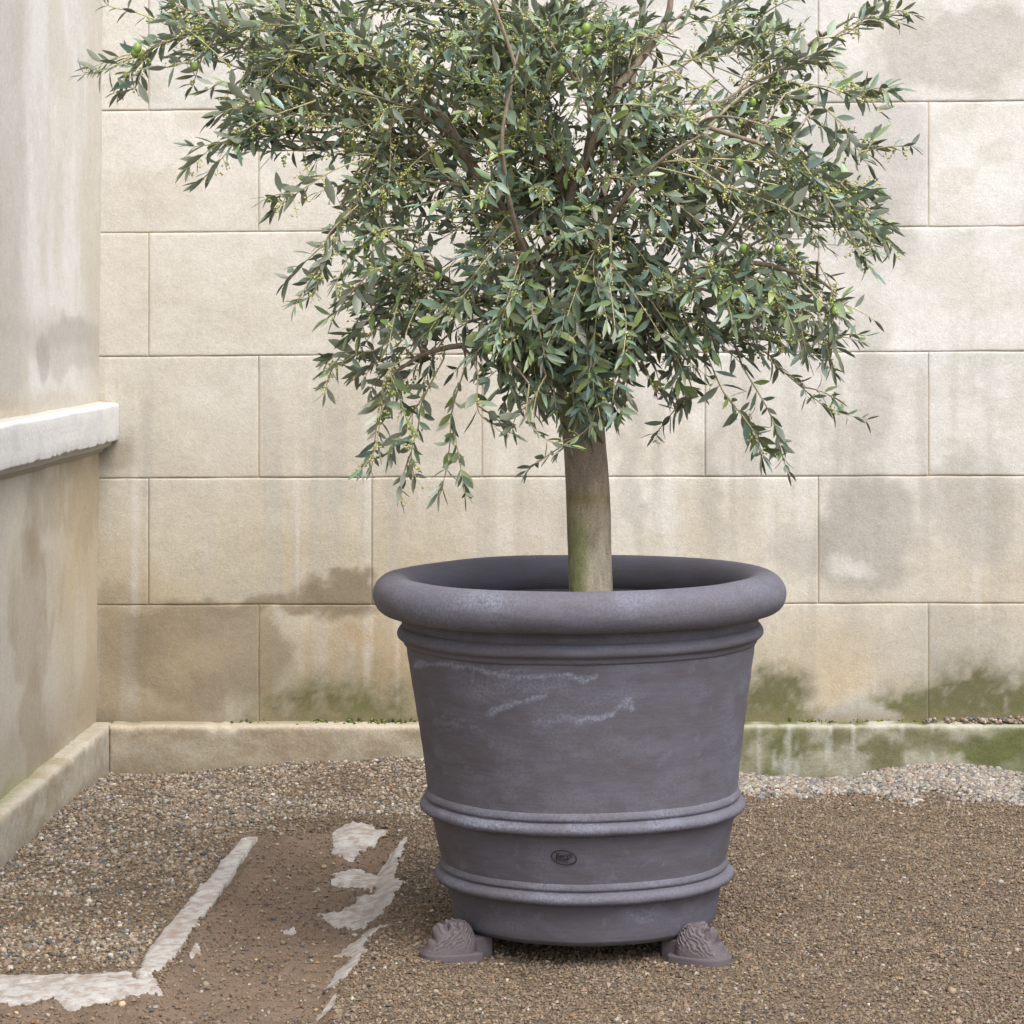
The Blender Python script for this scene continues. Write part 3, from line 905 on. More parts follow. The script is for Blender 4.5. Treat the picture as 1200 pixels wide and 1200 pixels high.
def ring_scuff(px, py, T, z):
    return 0.16 + 0.22 * sstep(0.45, 0.75, fbm(T * 4, z * 30, 0, 330)) + 0.5 * gauss(px, py, 570, 968, 40, 8)
def rim_scuff(px, py, T, z):
    return 0.14 + 0.16 * sstep(0.45, 0.72, fbm(T * 4, z * 14, 0, 331)) + 0.3 * gauss(px, py, 560, 705, 40, 12)

outer = [(0.262, 0.047), (0.292, 0.048), (0.302, 0.058), (0.305, 0.07), (0.311, 0.11), (0.3165, 0.135), (0.327, 0.19), (0.335, 0.23), (0.345, 0.275), (0.353, 0.32), (0.357, 0.36), (0.366, 0.44),
         (0.377, 0.52), (0.389, 0.60), (0.3985, 0.665), (0.403, 0.70), (0.411, 0.74), (0.412, 0.775)]
inner = [(0.395, 0.80), (0.388, 0.74), (0.382, 0.66), (0.366, 0.52), (0.355, 0.50)]
body = lathe('body', np.concatenate([dense(outer, 210), dense(inner, 26)]), pot, scuff_light=body_scuff_and_light)
tag(body, 'tapering grey clay body with chalky scuffs')
a_ = np.linspace(-1.15, 2 * np.pi - 1.15 - 1.0, 60)
rim_c = (0.4265, 0.800)
rp = np.stack([rim_c[0] + 0.0485 * np.sign(np.cos(a_)) * np.abs(np.cos(a_)) ** 0.92, rim_c[1] + 0.047 * np.sin(a_)], -1)
rim = lathe('rim', rp, pot, scuff_light=rim_scuff, closed=True)
tag(rim, 'thick rolled rim')
ring = smooth_prof([(0.398, 0.735), (0.412, 0.729), (0.418, 0.722), (0.4225, 0.712), (0.419, 0.702), (0.409, 0.697), (0.407, 0.690), (0.404, 0.684), (0.390, 0.680)], 36)
lathe('moulding', ring, pot, scuff_light=lambda *a: 0.4 * ring_scuff(*a), closed=True)
def band(zc, r0, r1):
    # a low upper bead and a heavier lower roll
    return smooth_prof([(r1 - 0.012, zc + 0.038), (r1 + 0.003, zc + 0.036), (r1 + 0.009, zc + 0.029), (r1 + 0.0115, zc + 0.021), (r1 + 0.010, zc + 0.0165), (r1 + 0.0055, zc + 0.0135), (r1 + 0.0075, zc + 0.0120), (r1 + 0.017, zc + 0.0085), (r1 + 0.0225, zc + 0.002),
                        (r1 + 0.023, zc - 0.006), (r1 + 0.018, zc - 0.013), (r1 + 0.006, zc - 0.017), (r0 - 0.012, zc - 0.019)], 60, 2)
lathe('band', band(0.318, 0.348, 0.352), pot, scuff_light=ring_scuff, closed=True)
lathe('band', band(0.160, 0.318, 0.321), pot, scuff_light=ring_scuff, closed=True)

# maker's stamp: near-black lines paint the shade of a pressed mark
def body_r(z):
    P = np.array(outer)
    return np.interp(z, P[:, 1], P[:, 0])
stamp_px = (661, 1005)
th0 = -math.pi / 2
for _ in range(8):                                  # find the angle on the body that projects to the stamp
    zz = 0.243
    x_ = POT_X + 0.018 * (0.40 - zz) * 0.85
    y_ = POT_Y + body_r(zz) * math.sin(th0)
    X_ = (stamp_px[0] - CX) * y_ / F
    th0 = -math.acos(max(-1, min(1, (X_ - x_) / body_r(zz))))
zst = H - (stamp_px[1] - CY) * y_ / F
def on_body(uv, lift):
    uv = np.asarray(uv, float)
    z = zst + uv[:, 1]
    r = body_r(z) * (1 + 0.006 * math.cos(2 * th0 + 0.7) + 0.003 * math.cos(3 * th0 + 2)) + lift
    t = th0 + uv[:, 0] / r
    return np.stack([POT_X + r * np.cos(t) + 0.018 * (0.40 - z) * 0.85, POT_Y + r * np.sin(t), z], -1)
def ring2d(a, b, w, n=72):
    t = np.linspace(0, 2 * np.pi, n, endpoint=False)
    k = 0.10
    o_ = np.stack([a * np.cos(t), b * np.sin(t)], -1)
    i_ = np.stack([(a - w) * np.cos(t), (b - w) * np.sin(t)], -1)
    V = np.concatenate([o_, i_])
    i = np.arange(n)
    return V, np.stack([i, (i + 1) % n, n + (i + 1) % n, n + i], -1)
V2, F2 = ring2d(0.0285, 0.0172, 0.0021)
rt = R(-8)
V2 = np.stack([V2[:, 0] * math.cos(rt) - V2[:, 1] * math.sin(rt), V2[:, 0] * math.sin(rt) + V2[:, 1] * math.cos(rt)], -1)
stamp = make('stamp', on_body(V2, 0.0028), F2, M_stamp_shade, pot)
tag(stamp, 'small oval stamp')
def text_on(txt, size, x, y, shear, rot):
    cu = bpy.data.curves.new('lettering', 'FONT')
    cu.body = txt; cu.size = size; cu.shear = shear; cu.align_x = 'CENTER'; cu.align_y = 'CENTER'; cu.offset = size * 0.012
    to = bpy.data.objects.new('lettering', cu)
    col.objects.link(to)
    bpy.context.view_layer.update()
    me = bpy.data.meshes.new_from_object(to)
    bpy.data.objects.remove(to)
    uv = np.array([v.co[:2] for v in me.vertices])
    c, s_ = math.cos(R(rot)), math.sin(R(rot))
    uv = np.stack([uv[:, 0] * c - uv[:, 1] * s_ + x, uv[:, 0] * s_ + uv[:, 1] * c + y], -1)
    V = on_body(uv, 0.0030)
    for v_, co in zip(me.vertices, V):
        v_.co = co
    me.materials.clear(); me.materials.append(M_stamp_shade)
    o = bpy.data.objects.new('lettering', me)
    col.objects.link(o)
    o.parent = stamp
    o.matrix_parent_inverse = stamp.matrix_world.inverted()
    return o
text_on('Bergs', 0.0165, -0.001, 0.0045, 0.25, 4)
text_on('Potter', 0.0115, -0.0035, -0.0045, 0.25, 4)
text_on('COPENHAGEN', 0.0040, 0.009, -0.0112, 0.0, -4)

soil_P = np.linspace(0, 0.40, 20)
T_, R_ = np.meshgrid(np.linspace(0, 2 * np.pi, 96, endpoint=False), np.linspace(0.012, 0.374, 30))
sx, sy = R_ * np.cos(T_), R_ * np.sin(T_)
sz_ = 0.62 + (fbm(sx * 14, sy * 14, 0, 350) - 0.5) * 0.03
soil = make('soil', np.stack([sx + POT_X - 0.004, sy + POT_Y, sz_], -1), gridfaces(96, 30, wrap_u=True), M_soil)
tag(soil, 'dark potting soil inside the large grey clay pot', 'soil', kind='stuff')

# ------------------------------------------------------------------ lion head pot feet
def foot(px_, py_, ang, label, seed):
    """ang: outward direction of the lion's face; local u outward, v sideways"""
    Xf, Yf = G(px_, py_)
    root = empty('pot_foot', (Xf, Yf, 0.0))
    tag(root, label, 'pot foot', 'lion head feet under the clay pot')
    ca, sa = math.cos(ang), math.sin(ang)
    def place(u, v, z):
        return np.stack([Xf + u * ca - v * sa, Yf + u * sa + v * ca, z], -1)
    # head: angles round the crown, s from crown to hem
    nt_, ns_ = 180, 70
    T, S = np.meshgrid(np.linspace(0, 2 * np.pi, nt_, endpoint=False), np.linspace(0.02, 1, ns_))
    cu_, cv_ = np.cos(T), np.sin(T)
    a_out, a_in, b_ = 0.090, 0.034, 0.052
    rad_u = np.where(cu_ > 0, a_out, a_in)
    Sx = S ** 0.9
    u = rad_u * cu_ * Sx
    v = b_ * np.sign(cv_) * np.abs(cv_) ** 0.9 * Sx
    front = np.clip(cu_, 0, 1)
    Hm = 0.066
    expo = 2.3 - 1.0 * front ** 1.2
    z = 0.016 + Hm * (1 - S ** expo) ** (0.60 + 0.30 * front)
    u = u - 0.012
    # mane locks run from the brow down and back
    psi = np.arctan2(z - 0.040, u - 0.058)
    rf = np.sqrt((z - 0.040) ** 2 + (u - 0.058) ** 2 + v ** 2)
    swirl = (0.75 * u + z) * 400 + np.abs(v) * 60 + 1.6 * (fbm(u * 60, v * 60, z * 60, seed, 3) - 0.5) * 5
    lock = np.abs(np.sin(swirl)) ** 0.8 - 0.6
    mane = sstep(0.10, 0.25, S) * sstep(1.0, 0.9, S) * sstep(0.020, 0.032, rf)
    nu_ = cu_ * S; nv_ = cv_ * S
    amp = 0.0050 * mane
    du, dv, dz = nu_ * lock * amp, nv_ * lock * amp, 0.8 * lock * amp
    def bump(cu0, cv0, ru, rv, h):
        return h * np.exp(-((u - cu0) / ru) ** 2 - ((np.abs(v) - cv0) / rv) ** 2)
    facez = bump(0.034, 0.0, 0.016, 0.014, 0.017) + bump(0.045, 0.0, 0.007, 0.009, 0.008)            # muzzle, nose
    facez += bump(0.013, 0.013, 0.007, 0.008, 0.009) - bump(0.021, 0.012, 0.004, 0.005, 0.009)      # brow, eye
    facez += bump(0.034, 0.011, 0.009, 0.007, 0.006) - bump(0.051, 0.0, 0.0028, 0.012, 0.009)        # cheeks, mouth
    facez += bump(0.060, 0.0, 0.006, 0.012, 0.007)                                                     # chin
    facez = facez * 1.3
    facez += bump(-0.006, 0.027, 0.008, 0.007, 0.011) + bump(-0.004, 0.0, 0.012, 0.005, 0.005)        # ears, forelock
    V = place(u + du + 0.35 * facez, v + dv, z + dz + 0.8 * facez)
    cap = np.array([list(range(nt_))])[:, ::-1]
    make('lion_head', V, [gridfaces(nt_, ns_, wrap_u=True), cap], M_foot, root, vfl={'scuff_light': np.clip(lock * mane * 0.5, 0, 1).ravel()})
    # base slab with a rounded nose and the block that carries the pot
    n_ = 64
    t = np.linspace(0, 2 * np.pi, n_, endpoint=False)
    c_, s_ = np.cos(t), np.sin(t)
    bu = np.where(c_ > 0, 0.091 * np.abs(c_) ** 0.9, -0.046 * np.abs(c_) ** 0.3) - 0.012
    bv = 0.0565 * np.sign(s_) * np.abs(s_) ** 0.75
    lev = [(-0.02, 1.0), (0.013, 1.0), (0.0165, 0.985), (0.018, 0.95), (0.018, 0.5)]
    Vb = np.concatenate([place((bu + 0.0) * k, bv * k, np.full(n_, zz_)) for zz_, k in lev])
    make('base', Vb, [gridfaces(n_, len(lev), wrap_u=True), np.arange((len(lev) - 1) * n_, len(lev) * n_)[None]], M_foot, root, vfl={'scuff_light': np.zeros(len(Vb))})
    bm = bmesh.new()
    bmesh.ops.create_cube(bm, size=1.0)
    for vt in bm.verts:
        vt.co = Vector((vt.co.x * 0.05 - 0.056, vt.co.y * 0.060, vt.co.z * 0.068 + 0.0125))
    bmesh.ops.bevel(bm, geom=bm.edges[:], offset=0.006, segments=3, profile=0.6, affect='EDGES')
    Vc = np.array([v_.co[:] for v_ in bm.verts])
    fs = {}
    for f_ in bm.faces:
        fs.setdefault(len(f_.verts), []).append([v_.index for v_ in f_.verts])
    bm.free()
    make('support_block', place(Vc[:, 0], Vc[:, 1], Vc[:, 2]), [np.array(x) for x in fs.values()], M_foot, root, vfl={'scuff_light': np.zeros(len(Vc))})
    return root
foot(533, 1122, R(204), 'pale clay lion head foot under the pot, its face turned left away from view', 401)
foot(818, 1126, R(-36), 'pale clay lion head foot under the pot, its face and muzzle showing', 402)

# ------------------------------------------------------------------ olive tree
TY = POT_Y
tree = empty('olive_tree', (*(W(693, 700, TY)[:2]), 0.62))
tag(tree, 'olive tree with grey green leaves, small green fruit and a bare lower trunk', 'tree')

def catmull(P, n):
    P = np.asarray(P, float)
    Q = np.vstack([2 * P[0] - P[1], P, 2 * P[-1] - P[-2]])
    out = []
    for i in range(len(P) - 1):
        p0, p1, p2, p3 = Q[i:i + 4]
        t = np.linspace(0, 1, n, endpoint=False)[:, None]
        out.append(0.5 * ((2 * p1) + (-p0 + p2) * t + (2 * p0 - 5 * p1 + 4 * p2 - p3) * t ** 2 + (-p0 + 3 * p1 - 3 * p2 + p3) * t ** 3))
    out.append(P[-1:])
    return np.concatenate(out)

def tube(P, rad, k):
    """vertices and quads of a swept tube"""
    P = np.asarray(P, float)
    n = len(P)
    Tn = np.gradient(P, axis=0)
    Tn /= np.linalg.norm(Tn, axis=1, keepdims=True) + 1e-9
    a = np.array([0.31, -0.95, 0.12])
    N = np.zeros_like(P)
    for i in range(n):
        a = a - Tn[i] * a.dot(Tn[i])
        nn = np.linalg.norm(a)
        a = a / nn if nn > 1e-6 else np.cross(Tn[i], [0, 0, 1.0])
        N[i] = a
    B = np.cross(Tn, N)
    t = np.linspace(0, 2 * np.pi, k, endpoint=False)
    V = P[:, None] + (N[:, None] * np.cos(t)[None, :, None] + B[:, None] * np.sin(t)[None, :, None]) * np.asarray(rad)[:, None, None]
    return V.reshape(-1, 3), gridfaces(k, n, wrap_u=True)

def bark_col(V, thin):
    px, py = proj(V[:, 0], V[:, 1], V[:, 2])
    n1 = fbm(V[:, 0] * 30, V[:, 1] * 30, V[:, 2] * 12, 360)
    c = np.broadcast_to(np.array([0.26, 0.21, 0.155]), (len(V), 3)).copy()
    c = mix(c, np.array([0.37, 0.33, 0.25]), sstep(560, 680, py) * (0.5 + 0.5 * n1))
    ax = W(692, 620, TY)[0]
    c = mix(c, np.array([0.175, 0.195, 0.062]), sstep(0.012, -0.03, V[:, 0] - ax + (n1 - 0.5) * 0.04) * sstep(560, 650, py) * 0.75)
    c = mix(c, np.array([0.20, 0.16, 0.05]), np.exp(-((py - 585) / 7) ** 2) * 0.6)
    return c

# trunk
tp = [(694, 760), (693, 700), (691, 640), (689, 580), (686, 530), (682, 492), (676, 462), (668, 436)]
tr_ = [0.056, 0.0505, 0.0485, 0.0475, 0.047, 0.049, 0.047, 0.036]
P = catmull([W(x, y, TY + 0.005 * i) for i, (x, y) in enumerate(tp)], 14)
rad = np.interp(np.linspace(0, 1, len(P)), np.linspace(0, 1, len(tr_)), tr_)
V, Fq = tube(P, rad, 72)
Vt = V.reshape(len(P), 72, 3)
ang = np.linspace(0, 2 * np.pi, 72, endpoint=False)[None]
lob = 1 + 0.05 * np.sin(2 * ang + P[:, 2:3] * 5) + 0.13 * (fbm(np.cos(ang) * 2, np.sin(ang) * 2, P[:, 2:3] * 4, 370) - 0.5)
Vt = P[:, None] + (Vt - P[:, None]) * lob[..., None]
V = Vt.reshape(-1, 3)
trunk = make('trunk', V, Fq, M_bark, tree, vcol=bark_col(V, 0))
tag(trunk, 'smooth trunk, greenish on the left')

BR = [  # limbs: (px, py, depth offset) and radii from base to tip
    ([(678, 478, 0), (660, 428, 0), (645, 380, -.02), (618, 305, -.05), (580, 235, -.08), (540, 178, -.12), (505, 122, -.15), (470, 88, -.18), (420, 60, -.2)], .023, .003),
    ([(684, 478, 0), (696, 425, -.01), (692, 380, -.02), (676, 335, -.03), (668, 285, -.04), (671, 225, -.05), (693, 178, -.07), (722, 108, -.08), (756, 64, -.05), (785, 5, -.02), (800, -110, 0)], .024, .004),
    ([(690, 440, 0), (742, 350, .1), (802, 255, .18), (868, 165, .2), (905, 95, .15), (960, 45, .1), (1000, 20, .08)], .014, .002),
    ([(664, 430, 0), (600, 378, -.1), (520, 325, -.14), (450, 272, -.16), (400, 245, -.2)], .009, .003),
    ([(670, 420, 0), (650, 300, .28), (560, 150, .4), (430, 65, .3), (270, 30, .2), (190, 50, .15)], .013, .002),
    ([(688, 430, 0), (780, 352, -.12), (862, 310, -.16), (945, 320, -.2), (985, 345, -.22)], .010, .002),
    ([(671, 250, -.05), (625, 130, .02), (604, 10, .05), (590, -120, .08)], .012, .004),
    ([(662, 420, 0), (560, 405, -.12), (500, 415, -.15), (460, 440, -.15)], .009, .003),
    ([(690, 445, 0), (790, 395, .08), (890, 395, .1), (940, 420, .1)], .011, .003),
    ([(682, 420, 0), (700, 260, .35), (740, 110, .45), (760, -60, .45)], .014, .004),
    ([(722, 108, -.08), (830, 150, -.14), (920, 180, -.2), (985, 225, -.22)], .007, .0025),
    ([(580, 235, -.08), (470, 170, -.14), (370, 130, -.16), (300, 135, -.2)], .006, .0025),
    ([(686, 340, -.03), (720, 250, -.22), (770, 190, -.32), (820, 160, -.34)], .007, .0025),
    ([(640, 360, -.02), (600, 250, -.26), (590, 150, -.32), (610, 60, -.3)], .007, .0025),
]
nodes_, noder = [], []
for pts, r0, r1 in BR:
    P = catmull([W(x, y, TY + d) for x, y, d in pts], 10)
    P = P + (np.stack([fbm(P[:, 2] * 9, P[:, 0] * 9, 0, s_) for s_ in (380, 381, 382)], -1) - 0.5) * 0.02 * np.linspace(0, 1, len(P))[:, None]
    q = np.linspace(0, 1, len(P))
    rad = r0 * (1 - q) ** 0.8 + r1 * (1 - (1 - q) ** 0.8)
    V, Fq = tube(P, rad, 14)
    make('branch', V, Fq, M_bark, tree, vcol=bark_col(V, 1))
    nodes_.append(P); noder.append(rad)
SK = np.concatenate(nodes_)

# crown: clumps of (px, py, depth offset, spread x, y, depth, twigs, fruitfulness)
CL = [
    (640, 320, -.05, 135, 110, .33, 60, .25), (560, 220, -.10, 120, 90, .33, 50, .45), (745, 260, -.05, 130, 110, .35, 50, .4),
    (620, 110, -.05, 130, 80, .33, 48, .5), (480, 130, -.1, 95, 70, .28, 44, .95), (385, 65, -.05, 85, 42, .25, 30, 1.0),
    (700, 400, -.12, 100, 50, .25, 46, .1), (575, 400, -.18, 80, 55, .22, 46, .12), (850, 345, -.1, 80, 65, .3, 27, .5),
    (860, 240, -.05, 75, 65, .3, 17, .7), (450, 300, -.15, 42, 75, .2, 26, .45), (460, 385, -.12, 50, 34, .15, 16, .3),
    (800, 425, -.05, 70, 32, .22, 24, .15), (920, 395, -.1, 36, 34, .2, 10, .3), (320, 130, -.15, 55, 32, .15, 15, .7),
    (270, 50, .0, 85, 32, .15, 14, .6), (930, 150, -.15, 45, 60, .2, 8, .8), (955, 240, -.2, 35, 40, .15, 7, .7),
    (940, 60, .05, 55, 32, .15, 13, .6), (740, 40, 0, 60, 36, .3, 18, .4), (520, 30, 0, 130, 40, .3, 32, .6), (330, 15, -.05, 75, 30, .15, 18, .7), (215, 20, .1, 45, 25, .1, 7, .4), (285, 160, -.25, 40, 22, .08, 9, .3), (880, 20, .1, 70, 35, .12, 8, .6),
    (640, 20, 0, 110, 50, .3, 42, .4), (620, -110, .05, 190, 60, .35, 20, .3), (800, 160, 0, 70, 70, .3, 34, .3),
    (420, 200, -.15, 50, 50, .2, 18, .6), (650, 450, -.15, 60, 30, .15, 22, .1), (720, 470, -.18, 20, 20, .06, 8, .2), (650, 470, -.16, 45, 25, .10, 6, .1), (690, 480, -.2, 25, 30, .08, 10, .2), (540, 60, -.1, 110, 45, .28, 26, .7), (700, 120, -.15, 80, 60, .2, 24, .4),
]
TW = []                      # twigs: (points, fruitfulness)
LIMB_PX = np.concatenate([np.stack(proj(q[:, 0], q[:, 1], q[:, 2]), -1) for q in nodes_[:2]])
LIMB_PX = LIMB_PX[(LIMB_PX[:, 1] > 130) & (LIMB_PX[:, 1] < 400)]
trng = np.random.default_rng(5)
cen = W(670, 270, TY)
def bez(a, b, sag, wob, n=14):
    m = (a + b) / 2 + np.array([0, 0, sag]) + trng.normal(0, wob, 3)
    t = np.linspace(0, 1, n)[:, None]
    return a * (1 - t) ** 2 + 2 * m * t * (1 - t) + b * t ** 2
sub = []
for (px, py, dy, rx, ry, rd, n, fr) in CL:
    c0 = W(px, py, TY + dy)
    # sub-branches into the clump
    local = []
    for k in range(max(2, n // 9)):
        tgt = W(px + trng.normal(0, rx * 0.45), py + trng.normal(0, ry * 0.45), TY + dy + trng.normal(0, rd * 0.5))
        back = cen + (tgt - cen) * 0.55
        j = np.argmin(np.linalg.norm(SK - back, axis=1) + trng.uniform(0, 0.06, len(SK)))
        P = bez(SK[j], tgt, 0.05, 0.02, 18)
        local.append(P); sub.append((P, 0.0046, 0.0014)); TW.append((P[8:], fr))
    LN = np.concatenate([p[5:] for p in local] + [SK[np.linalg.norm(SK - c0, axis=1) < 0.22]])
    for k in range(int(n * 0.88)):
        ga = trng.normal(0, 1, 3)
        ga = ga / max(1, np.linalg.norm(ga) / 1.45)
        tip = W(px + ga[0] * rx * 0.72, py + ga[1] * ry * 0.72, TY + dy + ga[2] * rd * 0.72)
        outw = tip - cen
        outw /= np.linalg.norm(outw) + 1e-6
        L = trng.uniform(0.12, 0.24)
        want = tip - outw * L + np.array([0, 0, trng.uniform(-0.02, 0.12)])
        dd = np.linalg.norm(LN - want, axis=1)
        j = np.argmin(dd + trng.uniform(0, 0.05, len(LN)))
        P = bez(LN[j], tip, trng.uniform(0.0, 0.06), 0.018)
        # the heavy limbs are not hidden by growth in front of them
        qx, qy = proj(P[5:, 0], P[5:, 1], P[5:, 2])
        dl = np.min(np.hypot(qx[:, None] - LIMB_PX[None, :, 0], qy[:, None] - LIMB_PX[None, :, 1]))
        if dl < 12 and tip[1] < TY - 0.02 and trng.random() < 0.5:
            continue
        TW.append((P, fr))

# named sprays that break the outline: polyline in px, depth, side shoots
SPR = [
    ([(270, 18), (215, 40), (155, 68), (122, 82), (97, 88)], .15, .3, 3), ([(200, 30), (160, 15), (125, 5), (118, -20)], .12, .2, 1),
    ([(230, 20), (190, 50), (172, 62), (160, 100), (140, 108)], .12, .4, 1), ([(300, 20), (255, 45), (225, 70), (190, 80)], .0, .5, 1),
    ([(370, 118), (310, 140), (265, 165), (228, 172)], -.32, .3, 3), ([(330, 130), (285, 115), (262, 95), (245, 105)], -.3, .2, 1),
    ([(430, 185), (390, 200), (350, 225), (322, 245)], -.33, .5, 2), ([(420, 240), (385, 275), (380, 310), (365, 345), (352, 352)], -.33, .3, 3),
    ([(450, 300), (415, 340), (395, 365), (385, 372)], -.3, .5, 1), ([(480, 380), (440, 410), (405, 412), (386, 420)], -.2, .6, 2),
    ([(480, 415), (452, 440), (447, 480), (440, 525), (425, 548)], -.18, .5, 2), ([(520, 420), (495, 470), (490, 500), (482, 530), (485, 558)], -.18, .4, 2),
    ([(545, 430), (530, 480), (527, 520), (522, 555), (515, 575)], -.2, .1, 1), ([(560, 440), (560, 480), (578, 500)], -.25, .1, 1),
    ([(620, 450), (618, 490), (640, 515), (668, 522)], -.3, .1, 0), ([(690, 440), (700, 470), (690, 500), (668, 518), (655, 530)], -.22, .2, 2),
    ([(720, 440), (718, 470), (712, 490)], -.22, .2, 1), ([(640, 440), (622, 470), (607, 485), (600, 500)], -.25, .1, 1),
    ([(830, 420), (848, 460), (872, 490), (885, 515), (892, 532)], -.1, .2, 2), ([(900, 420), (935, 450), (965, 475), (990, 485), (1014, 492)], -.12, .3, 2),
    ([(870, 430), (900, 480), (912, 510), (915, 520)], -.1, .1, 1), ([(900, 390), (945, 400), (985, 395), (1008, 400)], -.15, .3, 2),
    ([(960, 310), (975, 340), (978, 365), (975, 380)], -.34, .5, 1), ([(930, 180), (965, 210), (990, 245), (1010, 255)], -.25, .7, 3),
    ([(985, 215), (1010, 240), (1025, 254), (1040, 262)], -.25, .5, 2), ([(940, 190), (975, 240), (995, 275), (1010, 300)], -.27, .7, 2),
    ([(920, 110), (960, 100), (1000, 112), (1020, 114), (1038, 108)], -.1, .6, 2), ([(960, 120), (990, 150), (1010, 180), (1022, 165)], -.12, .7, 2),
    ([(960, 45), (990, 40), (1015, 20), (1028, 5)], .08, .5, 2), ([(960, 60), (985, 85), (1010, 105)], .05, .8, 1), ([(1000, 20), (1020, 22), (1040, 18)], .08, .2, 1),
    ([(860, 60), (890, 25), (905, 0), (930, -15)], .12, .4, 1), ([(756, 64), (800, 30), (835, 20), (870, 0)], -.05, .4, 2), ([(770, 80), (820, 68), (860, 64), (885, 50)], -.05, .3, 1),
    ([(940, 330), (965, 355), (985, 350)], -.3, .3, 1), ([(760, 440), (770, 460), (800, 468)], -.1, .2, 1), ([(800, 430), (810, 455), (800, 475)], 0, .2, 1),
]
# long arching shoots that hang from the outer limbs
for a0, a1, n_, dl in [((770, 880, 50, 190), (930, 1030, 190, 320), 13, 1), ((800, 880, 220, 330), (920, 990, 330, 440), 9, 1), ((430, 520, 120, 240), (350, 440, 240, 370), 6, -1),
                       ((480, 560, 330, 400), (400, 480, 420, 520), 4, -1), ((560, 700, 300, 400), (540, 740, 400, 470), 4, 0), ((330, 450, 20, 100), (250, 340, 60, 170), 7, -1)]:
    skx, sky_ = proj(SK[:, 0], SK[:, 1], SK[:, 2])
    cand = np.where((skx > a0[0] - 30) & (skx < a0[1] + 30) & (sky_ > a0[2] - 40) & (sky_ < a0[3] + 40))[0]
    if len(cand) == 0:
        continue
    for k in range(n_):
        A = SK[trng.choice(cand)]
        B = W(trng.uniform(a1[0], a1[1]), trng.uniform(a1[2], a1[3]), A[1] + trng.normal(0, 0.09))
        P = bez(A, B, trng.uniform(0.05, 0.11), 0.012, 18)
        fr = trng.uniform(0.3, 0.8)
        TW.append((P, fr))
        i = int(trng.uniform(7, 13))
        q = P[i] + (B - P[i]) / (np.linalg.norm(B - P[i]) + 1e-6) * trng.uniform(0.06, 0.11) + trng.normal(0, 0.03, 3)
        TW.append((bez(P[i], q, 0.012, 0.008, 9), fr))
for pts, dy, fr, ns in SPR:
    dd = dy + trng.uniform(-0.03, 0.03)
    P = catmull([W(x, y, TY + dd + trng.normal(0, 0.012)) for x, y in pts], 7)
    j = np.argmin(np.linalg.norm(SK - P[0], axis=1))
    lead = bez(SK[j], P[0], 0.02, 0.01, 10)
    sub.append((lead, 0.0035, 0.0022))
    TW.append((P, fr))
    for k in range(ns):
        i = int(trng.uniform(0.15, 0.75) * len(P))
        d_ = P[-1] - P[i]
        d_ = d_ / (np.linalg.norm(d_) + 1e-6)
        q = P[i] + d_ * trng.uniform(0.06, 0.12) + trng.normal(0, 0.03, 3) + np.array([0, 0, -0.02])
        TW.append((bez(P[i], q, 0.012, 0.008, 9), fr))

